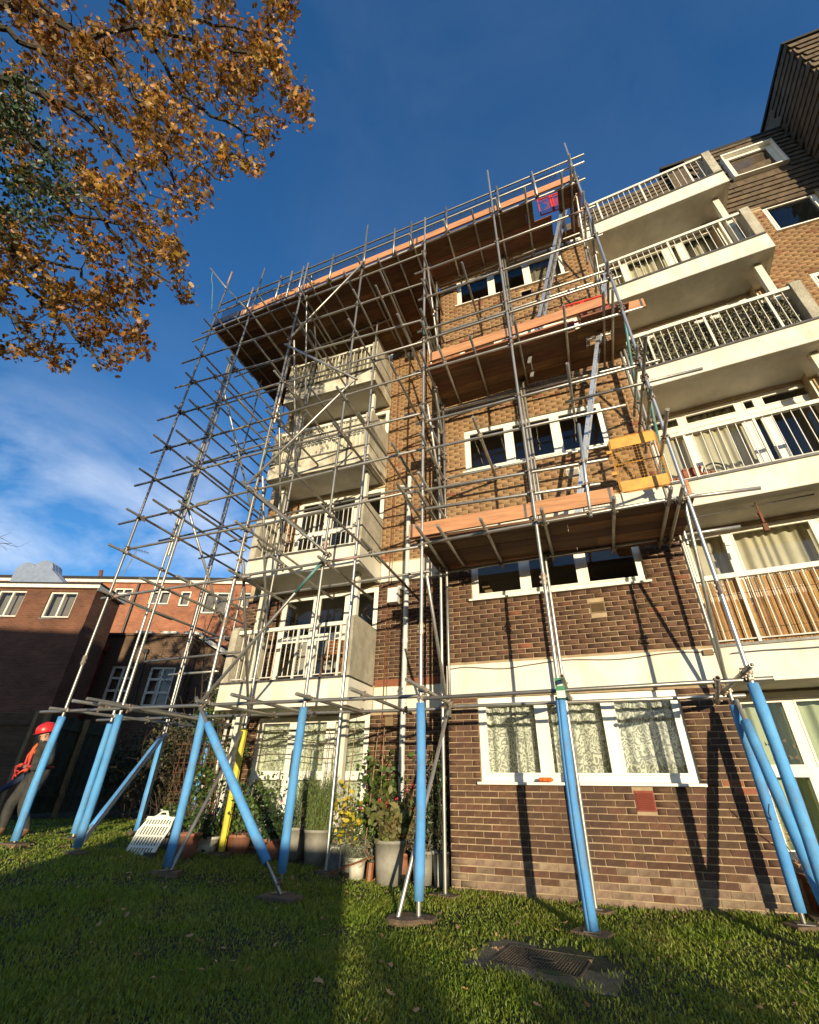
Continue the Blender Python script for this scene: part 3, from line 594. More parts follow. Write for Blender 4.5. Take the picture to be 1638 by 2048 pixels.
# --- bricks
bmesh_variants = {}
def near_mesh(m):
    if m not in bmesh_variants:
        L = []
        for k in range(4):
            j = lambda s=.0018: float(rng.normal()*s); hx, hz = .1075, .0325
            b = MB(); b.add([(-hx+j(),-.015+j(),-hz+j()),(hx+j(),-.015+j(),-hz+j()),(hx+j(),-.015+j(),hz+j()),(-hx+j(),-.015+j(),hz+j()),(-hx,.015,-hz),(hx,.015,-hz),(hx,.015,hz),(-hx,.015,hz)],
                            [(0,1,2,3),(1,5,6,2),(4,0,3,7),(3,2,6,7),(4,5,1,0)])
            o = b.build('brick', m, None); L.append(o.data); bpy.data.objects.remove(o)
        bmesh_variants[m] = L
    return bmesh_variants[m]
NEAR.sort(key=lambda t: t[0])
bay_part = bpy.data.objects['bay_wall']
for d, m, c in NEAR[:300]: inst('brick', random.choice(near_mesh(m)), bay_part, c)
for d, m, c in NEAR[300:]: BRICK_ALL.setdefault(m, []).append((c, Vector((.1075,0,0)), Vector((0,-.015,0)), .0325))
BF = [(0,1,2,3),(1,5,6,2),(4,0,3,7),(3,2,6,7),(4,5,1,0)]
for m, L in BRICK_ALL.items():
    c = np.array([l[0] for l in L]); u = np.array([l[1] for l in L]); n = np.array([l[2] for l in L]); z = np.zeros((len(L),3)); z[:,2] = [l[3] for l in L]
    V = np.stack([c-u+n-z, c+u+n-z, c+u+n+z, c-u+n+z, c-u-n-z, c+u-n-z, c+u-n+z, c-u-n+z], 1)+rng.normal(size=(len(L),8,3))*.0012
    # make the winding face outwards whatever the wall direction
    np_mesh('brickwork', V.reshape(-1,3), BF, 8, m, flats, 'stuff')
# --- cables, pipes, small fittings on the flats
b = MB(); pts = []
for i in range(31):
    x = .02+3.75*i/30; pts.append((x, -.035, 2.755+.02*math.sin(i*.55)-(.035*math.sin(math.pi*(x-.3)/.9) if .3 < x < 1.2 else 0)+.012*i/30))
b.path(pts, .007, 5); b.build('cable', 'cable', flats); b = MB()
for i in range(16): x = 3.9+2.8*i/15; pts2 = TR((x-3.76, -.03, 2.72+.008*math.sin(i)));  b.tube(pts2, TR((x-3.76+.19, -.03, 2.72+.008*math.sin(i+1))), .006, 5)
b.build('cable', 'cable', flats)
MB().box(3.58, 3.70, -.06, -.02, 2.72, 2.79).build('junction_box', 'vent_tan', flats)
b = MB(); b.tube((-1.22, YF-.10, .55), (-1.22, YF-.10, 7.62), .052, 12)
for z in (1.4, 2.5, 3.6, 4.8, 6.0, 7.0): b.tube((-1.22, YF-.10, z), (-1.22, YF-.10, z+.09), .062, 12)
b.tube((-1.22, YF-.10, 7.35), (-1.5, YF-.06, 7.42), .04, 10); b.tube((-1.22, YF-.10, 4.75), (-1.42, YF-.05, 4.82), .04, 10); b.build('drain_pipe', 'pipe_grey', flats)
b = MB(); b.path([(-1.66, YF-.03, .6), (-1.66, YF-.03, 5), (-1.64, YF-.03, 9), (-1.66, YF-.03, 12.2)], .012, 6); b.path([(-1.60, YF-.03, 2.5), (-1.60, YF-.03, 5.2), (-1.62, YF-.03, 7.5)], .007, 5); b.build('conduit', 'rust', flats)
MB().box(-1.62, -1.40, YF-.16, YF-.012, 4.45, 4.78).build('flue_box', 'box_white', flats); MB().box(-1.58, -1.42, YF-.08, YF-.012, 2.12, 2.27).build('air_brick', 'vent_tan', flats)
MB().box(-1.40, -1.15, YF-.16, YF-.012, 9.62, 9.68).build('wall_bracket', 'steel_dark', flats); MB().box(-1.45, -1.2, YF-.14, YF-.012, 11.9, 12.1).build('wall_lamp', 'steel_dark', flats)
b = MB(); b.tube((-1.85,YF-.05,12.45),(-.02,YF-.05,12.40),.06,8); b.build('gutter', 'white_paint', flats)
# doorstep and strip of paving under the patio door
MB().box(-4.5, -2.0, .85, 1.33, .05, .26).build('door_step', 'brick_orange', flats); MB().box(-4.45, -2.1, 1.05, 1.331, .261, .44).build('door_step', 'concrete', flats)

# ================================================================ scaffolding
scaf = thing('scaffolding', 'tall tube scaffolding with timber decks and blue foam sleeves before the flats', 'scaffolding')
R0 = .0242
def unit_tube(name, m, r=R0, n=12):
    b = MB(); vs = []; ri = r*.82
    for k in range(n):
        t = 2*math.pi*k/n; c, s_ = math.cos(t), math.sin(t); vs += [(r*c,r*s_,0),(r*c,r*s_,1),(ri*c,ri*s_,0),(ri*c,ri*s_,1)]
    fs = []
    for k in range(n):
        a = 4*k; d = 4*((k+1)%n); fs += [(a,d,d+1,a+1),(d+2,a+2,a+3,d+3),(d,a,a+2,d+2),(a+1,d+1,d+3,a+3)]
    b.add(vs, fs); o = b.build(name, m, None, smooth=False); me = o.data; bpy.data.objects.remove(o)
    me.polygons.foreach_set('use_smooth', [i % 4 < 2 for i in range(4*n)]); return me
TUBE = unit_tube('tube', 'steel'); TUBE_T = unit_tube('tube', 'teal_paint'); TUBE_P = unit_tube('tube', 'pink_paint', R0*1.02); TUBE_A = unit_tube('tube', 'aluminium')
TUBES = []
def tube(name, a, b, me=None, reg=True):
    a = Vector(a); b = Vector(b); d = b-a; q = d.to_track_quat('Z', 'Y').to_matrix().to_4x4()
    mtx = Matrix.Translation(a) @ q @ Matrix.Rotation(rng.uniform(0, 6.28), 4, 'Z') @ Matrix.Diagonal((1, 1, d.length, 1))
    o = inst(name, me or TUBE, scaf, None, mtx=mtx)
    if reg: TUBES.append((a, b))
    return o
YF0, YL = -1.46, -1.41
# uprights
STD = [(-6.12,YF0,.40,14.5),(-4.88,YF0,.35,14.0),(-3.26,YF0,.22,13.35),(-1.60,YF0,.20,14.3),(.06,YF0,0,13.6),(1.73,YF0,.0,14.75),(3.63,YF0,-.02,14.6),
 (-1.884,.1,.10,13.16),(-3.734,.1,.20,13.07),(-5.887,.5,.30,13.4),(-6.1,-.58,.42,13.4),(-5.757,1.55,.45,9.66),(-6.173,.72,.38,9.3),
 (.014,-.35,.05,12.54),(1.737,-.35,.03,12.77),(3.672,-.35,.02,13.55),(-5.75,1.58,6.0,12.6),(-4.9,1.75,5.0,10.2) if False else (-6.1,1.62,4.0,13.0)]
for i, (x, y, a, b) in enumerate(STD): tube('upright', (x, y, a), (x+rng.normal()*.015, y+rng.normal()*.015, b), TUBE_A if i in (6, 7) else None)
for (x, y, a, b) in ((-3.26+.05, YF0+.01, 7.6, 9.6), (1.79, -.35, 4.3, 12.6), (.12, -.36, 4.0, 8.1), (3.73, -.38, 4.2, 9.5), (.11, -.32, 2.0, 4.2), (-6.06,-.55,5.4,13.2)): tube('upright', (x, y, a), (x, y, b))
# front ledgers
Lf = [(3.84,2.146,.03,2.111),(.12,2.14,-6.75,2.178),
 (4.44,4.361,3.30,4.399),(3.73,4.405,-.12,4.285),(-.011,6.08,3.26,6.12),(-.25,5.26,2.83,5.20),(-.05,4.90,2.66,4.81),(4.39,6.50,2.43,6.44),(-.1,6.70,3.90,6.87),(-.2,8.02,3.95,8.16),
 (-.1,8.90,3.80,9.12),(-.1,9.22,3.72,9.41),(-.1,10.29,3.75,10.55),(-.2,11.32,3.80,11.62),(.12,12.46,-6.45,11.86),(-.05,12.44,3.80,12.82),(3.95,13.89,-6.22,12.97),(3.90,13.55,-6.30,12.61),
 (-6.35,4.15,-3.0,4.165),(-3.4,4.19,.12,4.25),(-6.28,5.16,-3.1,5.18),(-3.45,5.14,-.3,5.27),(-6.70,5.83,-4.4,5.90),(-4.7,5.93,.05,6.11),(-6.69,6.80,-3.9,6.87),(-4.1,6.89,.04,6.93),
 (-6.59,7.70,-3.9,7.76),(-4.1,7.78,.06,8.0),(-6.81,8.76,-3.2,8.86),(-3.45,8.83,.02,8.87),(-6.66,9.82,.02,9.57),(-6.77,10.77,.03,10.87),(-6.71,11.62,.02,12.05)]
for x0, z0, x1, z1 in Lf: tube('ledger', (x0, YL, z0), (x1, YL, z1))
# inner ledgers
for x0, z0, x1, z1, y in [(3.836,2.16,-.05,2.17,-.30),(-.1,2.21,-7.4,2.25,.15),(4.47,4.41,3.50,4.39,-.30),(3.6,4.385,-.1,4.29,-.30),(3.2,6.28,-.1,6.225,-.30),(3.9,8.03,-.1,7.97,-.30),(3.75,9.0,-.1,8.95,-.3),(.083,10.51,3.57,10.72,-.30),(.03,12.40,3.9,12.74,-.30),
   (-7.4,6.33,-.54,6.50,.15),(-7.3,10.72,-1.5,10.75,.15),(-4.51,4.49,-.36,4.56,.15),(-6.9,7.87,-4.08,8.08,-.50),(-6.8,8.55,-1.6,8.62,.15),(-6.6,3.35,-4.2,3.38,.15),
   (-6.6,5.15,-5.35,5.16,1.6),(-6.6,6.9,-5.35,6.95,1.6),(-6.6,8.8,-5.35,8.82,1.6),(-6.6,4.2,-5.3,4.22,1.6),(-6.55,10.8,-5.3,10.8,1.6),(-6.5,3.2,-5.2,3.2,.75),(-6.6,6.0,-5.2,6.02,.75),(-6.6,9.6,-5.2,9.62,.75),(-6.6,2.25,-3.4,2.22,1.5),
   (-6.6,11.82,-1.5,12.32,.15),(-6.5,11.85,-5.3,11.95,1.6)]: tube('ledger', (x0, y, z0), (x1, y, z1))
# transoms: cross tubes from front to back
ZLEFT = [2.23, 4.22, 5.10, 5.90, 6.86, 7.78, 8.82, 9.86, 10.83, 11.90]
for z in ZLEFT: tube('transom', (-6.05+rng.normal()*.03, -1.75+rng.normal()*.06, z-.06), (-6.05, 1.75+rng.normal()*.1, z-.03+rng.normal()*.03))
for xi, xs in enumerate((-4.80, -3.19, -1.52)):
    for j, z in enumerate(ZLEFT):
        if (j+xi) % 3 == 2 and j not in (0, 1): continue
        yend = (.55 if xs > -4.7 else 1.75)+rng.normal()*.08
        if j > 1 and (j*7+xi*3) % 4 == 0: yend -= .35
        if z < 12: tube('transom', (xs+rng.normal()*.03, -1.70-abs(rng.normal())*.16, z-.06), (xs, min(yend, .26) if xs > -4.6 else yend, z-.03))
for x, z, y0, y1 in [(-5.35,5.9,-1.85,1.7),(-5.5,7.75,-1.8,1.7),(-5.4,9.8,-1.7,1.6),(-2.5,2.20,-1.85,.35),(-.75,2.20,-1.8,.4),(-5.4,2.23,-1.9,.8),(-5.25,2.27,-1.8,.7),(-4.3,4.22,-1.7,.4),(-2.4,4.30,-1.8,.3),(-.8,4.33,-1.75,1.0),(-.4,6.1,-1.75,1.1),(-.5,8.05,-1.75,1.1),(-.45,9.6,-1.7,1.1),(-2.5,6.2,-1.75,.2),(-2.3,8.1,-1.7,.2),(-.25,5.2,-1.8,1.2),(-1.1,7.0,-1.72,1.15),(-1.0,10.8,-1.75,1.1),(-2.6,10.0,-1.7,.1),(-4.0,8.2,-1.8,.3),(-4.1,10.2,-1.75,.6),(-5.6,8.8,-1.7,1.7),(-.95,11.4,-1.7,1.1)]:
    tube('transom', (x, y0, z), (x, y1, z+rng.normal()*.02))
for z in (2.20, 4.33, 4.95, 5.30, 6.14, 6.75, 8.06, 8.98, 9.28, 10.36, 11.4):
    tube('transom', (.12, -1.78-abs(rng.normal())*.1, z), (.10, .15+rng.uniform(0,.4) if z < 4 or z > 12 else -.12, z+.01))
for x in (.40, 1.02, 1.84, 2.74, 3.40, 3.53): tube('transom', (x, -1.80, 4.335), (x+.02, -.08, 4.345))
for x in (.45, 1.05, 1.86, 2.70, 3.35, 3.5): tube('transom', (x, -1.80, 8.11+.06*x), (x+.02, -.10, 8.11+.06*x))
for x in (.62, 1.28, 1.85, 2.50, 3.30, 3.5): tube('transom', (x, -1.75, 12.46+.09*x), (x, -.05, 12.46+.09*x))
tube('transom', (1.02, -1.85, 6.16), (1.05, -.05, 6.17)); tube('transom', (1.0, -1.85, 10.42), (1.03, -.1, 10.43)); tube('transom', (2.70, -1.78, 9.1), (2.72, -.3, 9.1)) if False else None
tube('transom', (1.80, -1.85, 2.20), (1.79, -.10, 2.21))
for z, y0 in ((2.21,-1.82),(5.35,-2.05),(6.55,-2.25),(6.10,-1.7),(6.93,-1.75),(9.18,-1.75),(10.6,-1.8),(11.68,-1.75),(12.9,-1.7),(13.5,-1.7)): tube('transom', (3.58, y0, z), (3.62, -.12, z+.01))
tube('transom', (3.25, -1.85, 2.10), (3.55, -.12, 2.11)); tube('transom', (2.52, -2.15, 6.50), (2.56, -.9, 6.45))
tube('transom', (2.60,-1.9, 4.52), (2.62,-.2,4.52), reg=False) if False else None
# left end: top platform bearers
for i in range(13):
    x = -5.75+i*.46; tube('transom', (x, -1.62+(.1 if i % 3 else -.12), 12.46+.10*x), (x+.02, .9 if x > -4.9 else 1.65, 12.47+.10*x))
for i, x in enumerate((-5.0,-4.1,-3.75,-3.4,-2.5,-1.55,-.75,-.3,.62,1.9,2.75)):
    tube('transom', (x, -1.72, 12.45+.03*x), (x, -1.30, 12.44+.03*x)) if False else None
    tube('guard_post', (x, YF0-.02, 12.42+.095*x), (x, YF0-.03, 13.02+.088*(x+6)))
# braces
for a, b in [((-3.27,-1.53,2.21),(-1.473,-1.53,4.284)),((-3.607,-1.53,6.157),(-1.432,-1.53,4.243)),((-3.434,-1.53,6.061),(-1.413,-1.53,8.129)),((-3.359,-1.53,10.03),(-1.326,-1.53,8.141)),((-3.3,-1.53,10.147),(-1.49,-1.53,12.384)),
             ((-5.0,-1.36,9.2),(-4.86,.2,6.9)),((-4.95,-1.36,5.9),(-4.8,.2,3.9)),((-3.2,-1.38,13.0),(-3.66,.1,11.4))]: tube('brace', a, b)
S3 = lambda z: (-3.20, -1.44, z); P2 = lambda z: (-3.68, .08, z)
for za, zb in ((2.2, 4.45), (3.85, 6.25), (5.6, 8.1), (7.65, 10.2), (9.3, 12.4)): tube('brace', P2(za), S3(zb))
S5 = lambda z: (.13, -1.44, z); I5 = lambda z: (.08, -.35, z)
for za, zb in ((2.2, 3.75), (5.5, 7.1), (9.1, 11.3), (7.3, 8.8)): tube('brace', I5(za), S5(zb))
tube('brace', (.10,-.38,2.1), (-.12,-1.58,.02)); tube('brace', (3.66,-.36,2.3), (3.60,-1.40,4.4)); tube('brace', (3.70,-.40,2.1), (3.63,-1.52,-.02))
tube('brace', (3.68,-.36,7.0), (3.66,-1.40,8.3), TUBE_T); tube('brace', (3.72,-.36,5.2), (3.66,-1.42,6.9), TUBE_T); tube('brace', (3.6,-.36,9.3), (3.62,-1.4,11.3)); tube('brace', (3.58,-.36,11.4),(3.6,-1.4,13.3)); tube('brace', (2.45,-1.44,4.3), (2.55,-1.46,5.9), TUBE_A)
tube('brace', (-3.73,.05,1.95), (-3.24,-1.42,.22)); tube('raker', (-3.381,-1.55,2.246), (-1.517,-1.55,.12))
tube('brace', (-5.85,.45,2.0), (-4.94,-1.40,.36)); tube('brace', (-5.95,.52,2.0), (-5.10,-1.20,.50))
tube('brace', (-6.2,-1.44,12.9), (-6.75,-.4,14.6)) if False else tube('brace', (-6.05,-1.50,13.6), (-7.02,-1.55,15.05)); tube('brace', (-6.05,-1.5,13.6), (-4.95,-1.5,12.1))
# decks
def deck(x0, x1, y0, y1, z, w=.225, name='scaffold_board', slope=0, skip=()):
    n = int(round((y1-y0)/(w+.006)))
    for i in range(n):
        ya = y0+i*(y1-y0)/n; x = x0+rng.uniform(-.03,.03)
        while x < x1-.05:
            xe = min(x+3.9 if rng.random() < .6 else x+rng.uniform(2.2, 3.6), x1+rng.uniform(-.03,.03)); dz = rng.uniform(0,.006)
            for (a, c) in [q for sk in ([s_ for s_ in skip if s_[2] < ya+.1 < s_[3]] or [None]) for q in ([(x, xe)] if sk is None else [(x, min(xe, sk[0])), (max(x, sk[1]), xe)])]:
                if c-a > .1:
                    b = MB(); za, zc = z+slope*a+dz, z+slope*c+dz; yb = ya+(y1-y0)/n-.006
                    b.add([(a,ya,za),(c,ya,zc),(c,yb,zc),(a,yb,za),(a,ya,za+.038),(c,ya,zc+.038),(c,yb,zc+.038),(a,yb,za+.038)], [(3,2,1,0),(4,5,6,7),(0,1,5,4),(1,2,6,5),(2,3,7,6),(3,0,4,7)])
                    b.build(name, 'board_wood', scaf)
            x = xe+.004
def toe(x0, x1, y, z, h=.225, slope=0, m='toe_wood', ydir=False):
    b = MB(); 
    if ydir: b.box(y-.019, y+.019, x0, x1, z, z+h)
    else:
        za, zc = z+slope*x0, z+slope*x1
        b.add([(x0,y-.019,za),(x1,y-.019,zc),(x1,y+.019,zc),(x0,y+.019,za),(x0,y-.019,za+h),(x1,y-.019,zc+h),(x1,y+.019,zc+h),(x0,y+.019,za+h)], [(3,2,1,0),(4,5,6,7),(0,1,5,4),(1,2,6,5),(2,3,7,6),(3,0,4,7)])
    tb_ = b.build('toe_board', m, scaf)
    if not ydir:
        for xx in (x0+.03, x1-.07): zz = z+slope*xx; MB().box(xx, xx+.035, y-.022, y-.0195, zz+.002, zz+h).build('end_band', 'steel_dark', tb_)
deck(-.10, 3.72, -1.40, -.14, 4.375); deck(.10, 3.78, -1.40, -.20, 8.14, slope=.062, skip=[(2.72, 2.98, -1.41, -1.12), (3.05, 3.50, -1.05, -.58)]); deck(.0, 3.62, -1.40, -.14, 12.505, slope=.09, skip=[(2.62, 3.20, -1.41, -.98), (3.02, 3.45, -.97, -.50)])
deck(-6.12, .0, -1.40, 1.28, 12.50, slope=.10); deck(-6.12, -5.32, 1.28, 1.75, 12.50, slope=.10)
toe(-.16, 1.66, -1.44, 4.40, slope=.02); toe(1.66, 2.80, -1.43, 4.42, slope=.02); toe(.16, 1.72, -1.43, 8.19, slope=.07); toe(1.72, 3.45, -1.43, 8.19, slope=.075); toe(3.60, 4.05, -1.25, 8.34)
toe(-5.2, -3.26, -1.43, 12.55, slope=.10); toe(-3.26, -.2, -1.43, 12.55, slope=.10); toe(-.2, 1.72, -1.43, 12.56, slope=.105); toe(1.72, 3.60, -1.43, 12.58, slope=.088)
toe(-6.14, -5.25, -1.44, 12.55, m='guard_navy', slope=.10); toe(-1.38, -.3, 3.70, 4.44, ydir=True); toe(-1.35, -.6, 3.68, 12.86, ydir=True)
# foam sleeves
def sleeve(a, b, r=.055, m='foam_blue', bow=0.0):
    a = Vector(a); b = Vector(b); mb = MB(); n = 8; side = Vector((rng.normal(), rng.normal()*.5, 0)).normalized()*bow; pts = [a.lerp(b, i/n)+side*math.sin(math.pi*i/n)*1.0 for i in range(n+1)]
    d = (b-a).normalized(); q = d.to_track_quat('Z', 'Y'); k = 14; vs = []
    ph = rng.uniform(0, 6.28)
    for i, p in enumerate(pts):
        rr = r*(1+.05*math.sin(i*2.3+ph))
        for j in range(k):
            t = ph+(2*math.pi-.09)*j/(k-1); vs.append(p+q @ Vector((rr*math.cos(t), rr*math.sin(t), 0)))
        for j in range(k-1, -1, -1):
            t = ph+(2*math.pi-.09)*j/(k-1); vs.append(p+q @ Vector((r*.55*math.cos(t), r*.55*math.sin(t), 0)))
    K = 2*k; fs = [(i*K+j, i*K+(j+1)%K, (i+1)*K+(j+1)%K, (i+1)*K+j) for i in range(n) for j in range(K)]
    fs += [(0+j+1, j, K-1-j, K-2-j) for j in range(k-1)]+[(n*K+j, n*K+j+1, n*K+K-2-j, n*K+K-1-j) for j in range(k-1)]
    mb.add(vs, fs); return mb.build('foam_sleeve', m, scaf, smooth=True)
for i, (za, zb) in {0:(.43,2.08),1:(.40,2.07),2:(.27,2.05),3:(.30,2.06),4:(.16,2.05),5:(.06,2.05),6:(.05,2.10)}.items():
    x, y = STD[i][:2]; sleeve((x, y, za), (x, y, zb), bow=.02)
sleeve((-6.1,-.58,.46),(-6.1,-.58,2.08), bow=.02); sleeve((-5.757,1.55,.5),(-5.757,1.55,2.0)); sleeve((-6.173,.72,.42),(-6.173,.72,2.0)); sleeve((3.672,-.35,.14),(3.672,-.35,2.05), bow=.015)
sleeve((-3.734,.1,.25),(-3.734,.1,2.0), m='foam_yellow')
L_ = lambda a, b, t: Vector(a).lerp(Vector(b), t)
sleeve(L_((-3.381,-1.55,2.246),(-1.517,-1.55,.12),.17), L_((-3.381,-1.55,2.246),(-1.517,-1.55,.12),.87))
sleeve(L_((3.70,-.40,2.1),(3.63,-1.52,-.02),.12), L_((3.70,-.40,2.1),(3.63,-1.52,-.02),.95)); sleeve(L_((-5.95,.52,2.0),(-5.10,-1.20,.50),.06), L_((-5.95,.52,2.0),(-5.10,-1.20,.50),.93))
# painted ends and bands
def band(a, b, t0, t1, me): tube('painted_end', L_(a, b, t0), L_(a, b, t1), me, reg=False)
TT = unit_tube('tube', 'teal_paint', R0*1.03)
for a, b, t0, t1, me in [((-6.12,YF0,.4),(-6.12,YF0,14.5),.955,1,TUBE_P),((-3.27,-1.53,2.21),(-1.473,-1.53,4.284),.72,.97,TT),((-6.35,YL,4.15),(-3,YL,4.165),.05,.13,TUBE_P),((-3.4,YL,4.19),(.12,YL,4.25),.55,.68,TUBE_P),
   ((-4.88,YF0,.35),(-4.88,YF0,14),.40,.425,TT),((-3.26,YF0,.22),(-3.26,YF0,13.35),.49,.515,TT),((.06,YF0,0),(.06,YF0,13.6),.66,.69,TT),((-6.05,-1.75,4.16),(-6.05,1.75,4.16),.25,.5,TT),((3.672,-.35,.02),(3.672,-.35,13.55),.165,.21,TT),((-.1,YL,11.32),(3.8,YL,11.62),.86,.97,TUBE_P),((-.4,-1.75,6.1),(-.4,1.1,6.1),.1,.3,TT)]: band(a, b, t0, t1, me)
# couplers where tubes cross
def coupler_mesh():
    b = MB()
    for k, (ax, off) in enumerate((('z', -.026), ('x', .026))):
        n = 10
        for i in range(n):
            t0 = 2*math.pi*i/n; t1 = 2*math.pi*(i+1)/n; r = .033; w = .022
            f = (lambda t, s_: (r*math.cos(t), off+r*math.sin(t), s_)) if ax == 'z' else (lambda t, s_: (s_, off+r*math.sin(t), r*math.cos(t)))
            b.quad(f(t0,-w), f(t1,-w), f(t1,w), f(t0,w))
    b.box(-.026,.026,-.012,.012,-.026,.026); b.tube((.036,-.05,0),(.036,.03,0),.010,6); b.tube((.028,-.062,0),(.045,-.062,0),.014,6); b.tube((0,.05,.036),(0,-.03,.036),.010,6); b.tube((-.034,-.026,0),(-.058,-.026,0),.012,6); b.tube((0,.026,-.034),(0,.026,-.058),.012,6)
    o = b.build('coupler', 'coupler_metal', None); me = o.data; bpy.data.objects.remove(o); return me
COUP = coupler_mesh(); cands = []
for i in range(len(TUBES)):
    p1, q1 = TUBES[i]; d1 = q1-p1
    for j in range(i+1, len(TUBES)):
        p2, q2 = TUBES[j]; d2 = q2-p2; r = p1-p2; a = d1.dot(d1); e = d2.dot(d2); f = d2.dot(r); b_ = d1.dot(d2); c = d1.dot(r); den = a*e-b_*b_
        if den < 1e-3*a*e: continue
        s = (b_*f-c*e)/den; t = (a*f-b_*c)/den
        if -.005 <= s <= 1.005 and -.005 <= t <= 1.005:
            u = p1+d1*s; v = p2+d2*t
            if (u-v).length < .11: cands.append((((u+v)/2-CAM).length, (u+v)/2, d1.normalized(), d2.normalized(), (v-u)))
cands.sort(key=lambda t: t[0]); kept = []
for d, c, a, b, w in cands:
    if any((c-k).length < .07 for k in kept): continue
    kept.append(c)
    z = a if abs(a.z) > abs(b.z) else b; x = b if z is a else a; y = z.cross(x)
    if y.length < .2: continue
    y.normalize(); x2 = y.cross(z).normalized(); m4 = Matrix(((x2.x,y.x,z.x,c.x),(x2.y,y.y,z.y,c.y),(x2.z,y.z,z.z,c.z),(0,0,0,1)))
    inst('coupler', COUP, scaf, None, mtx=m4)
    if len(kept) >= 300: break
# joint sleeves on the uprights
for x, y, z in ((-6.12,YF0,2.9),(-3.26,YF0,3.3),(-4.88,YF0,6.6),(-1.6,YF0,4.4),(.06,YF0,2.9),(.06,YF0,5.0),(1.73,YF0,3.4),(3.63,YF0,3.05),(-5.887,.5,3.6),(3.63,YF0,8.2),(-6.12,YF0,8.9)):
    b = MB(); b.tube((x,y,z),(x,y,z+.16),.034,8); b.box(x-.05,x+.05,y-.012,y+.012,z+.03,z+.06); b.box(x-.05,x+.05,y-.012,y+.012,z+.10,z+.13); b.build('joint_sleeve', 'coupler_metal', scaf)
# base plates and timber sole boards
for i, (x, y, a, b) in enumerate(STD[:16]):
    g = gzf(x, y); MB().box(x-.075, x+.075, y-.075, y+.075, g+.045, g+.052).build('base_plate', 'steel_dark', scaf)
    ang = rng.uniform(-.5,.5); T = (lambda p, x=x, y=y, c=math.cos(ang), s=math.sin(ang): (x+p[0]*c-p[1]*s, y+p[0]*s+p[1]*c, p[2])); MB(T).box(-.17, .17, -.11, .11, g-.02, g+.044).build('sole_board', 'sole_wood', scaf, bevel=.008)
g = gzf(-1.5,-1.6); MB().box(-1.75,-1.28,-1.70,-1.45,g-.01,g+.05).build('sole_board', 'sole_wood', scaf, bevel=.008)
b = MB(); b.lathe((-.05,-1.52,-.03), [(0,.0),(.20,.0),(.21,.05),(.185,.07),(0,.075)], 14); b.build('sole_board', 'sole_wood', scaf)
# --- mesh guards along the top rails (each panel a thing hung on the rails)
for k in range(4):
    xa = -6.0+k*2.32; xb = xa+2.30; za = lambda x: 12.14+.096*(x+6.1); h = .66
    g = thing('mesh_guard', ['dark blue wire mesh guard on the top rails above the open scaffold tower', 'dark blue wire mesh guard on the top rails, second panel from the tower end', 'dark blue wire mesh guard on the top rails, above the left stack of balconies', 'dark blue wire mesh guard on the top rails, above the window bay'][k], 'guard panel', (xa, -1.36, za(xa)), 'wire mesh guards along the top deck')
    fb = MB(); P = lambda u, v, d=0: (xa+u, -1.36+d, za(xa+u)+v*(h+.012*k))
    fb.tube(P(0,0),P(xb-xa,0),.007,5); fb.tube(P(0,1),P(xb-xa,1),.007,5); fb.tube(P(0,0),P(0,1),.007,5); fb.tube(P(xb-xa,0),P(xb-xa,1),.007,5); fb.build('frame', 'guard_navy', g)
    wb = MB(); n = int((xb-xa)/.046)
    for i in range(1, n): wb.tube(P(i*.046,0),P(i*.046,1),.0035,3,caps=False)
    for j in range(1, 13): wb.tube(P(0,j/13),P(xb-xa,j/13),.0035,3,caps=False)
    o = wb.build('wire', 'guard_navy', g, kind='stuff')
    for u in (.4, 1.2, 1.9):
        hb = MB(); hb.path([P(u,1,.0),P(u,1.08,-.03),P(u,1.12,-.06)], .008, 5); hb.build('hook', 'guard_navy', g); MB().box(xa+u-.06, xa+u+.06, -1.40, -1.36, za(xa+u)-.06, za(xa+u)+.03).build('clip', 'guard_navy', g)
# --- ladders
def ladder(x0, z0, x1, z1, y, label, w=.36):
    L = thing('ladder', label, 'ladder', (x0, y, z0), 'aluminium ladders between the decks'); d = Vector((x1-x0, 0, z1-z0)); ln = d.length; d.normalize(); nx = Vector((d.z, 0, -d.x))
    for s in (-1, 1):
        b = MB(); c = Vector((x0, y+s*w/2, z0)); q = [c-nx*.032-Vector((0,.012,0)), c+nx*.032-Vector((0,.012,0)), c+nx*.032+Vector((0,.012,0)), c-nx*.032+Vector((0,.012,0))]; b.prism(q, d*ln); b.build('stile', 'aluminium', L)
    n = int(ln/.25)
    for i in range(n):
        c = Vector((x0, y, z0))+d*(.15+i*.25); MB().tube(c-Vector((0,w/2+.02,0)), c+Vector((0,w/2+.02,0)), .015, 8).build('rung', 'aluminium', L)
    return L
ladder(2.24, 4.42, 3.76, 10.2, -.80, 'aluminium ladder rising from the lowest deck through the middle deck'); ladder(1.98, 8.09, 3.60, 14.1, -.72, 'aluminium ladder rising from the middle deck through the top deck')
# --- yellow swing gate
gt = thing('safety_gate', 'yellow wire-mesh safety gate at the right end of the lowest deck', 'gate', (3.3, -1.0, 4.85))
TG = lambda p: (2.96+p[0]+.0*p[2], -1.02-.05*p[0], 4.84+p[1]+.0)
b = MB(TG); rr = [(.06,.0),(.58,.0),(.62,.02),(.645,.06),(.645,.94),(.62,.98),(.58,1.0),(.06,1.0),(.02,.98),(0,.94),(0,.06),(.02,.02),(.06,0)]
b.path([(x, z, 0) for x, z in rr], .0145, 8); b.tube((0,.5,0),(.645,.5,0),.012,6); b.build('frame', 'gate_yellow', gt, smooth=True)
TG2 = lambda p: (2.96+p[0], -1.02-.05*p[0]+p[1], 4.84+p[2])
MB(TG2).box(.012,.633,-.006,.006,.012,.19).build('kick_plate', 'gate_yellow', gt); MB(TG2).box(.012,.633,-.006,.006,.80,.988).build('top_plate', 'gate_yellow', gt)
b = MB(TG2)
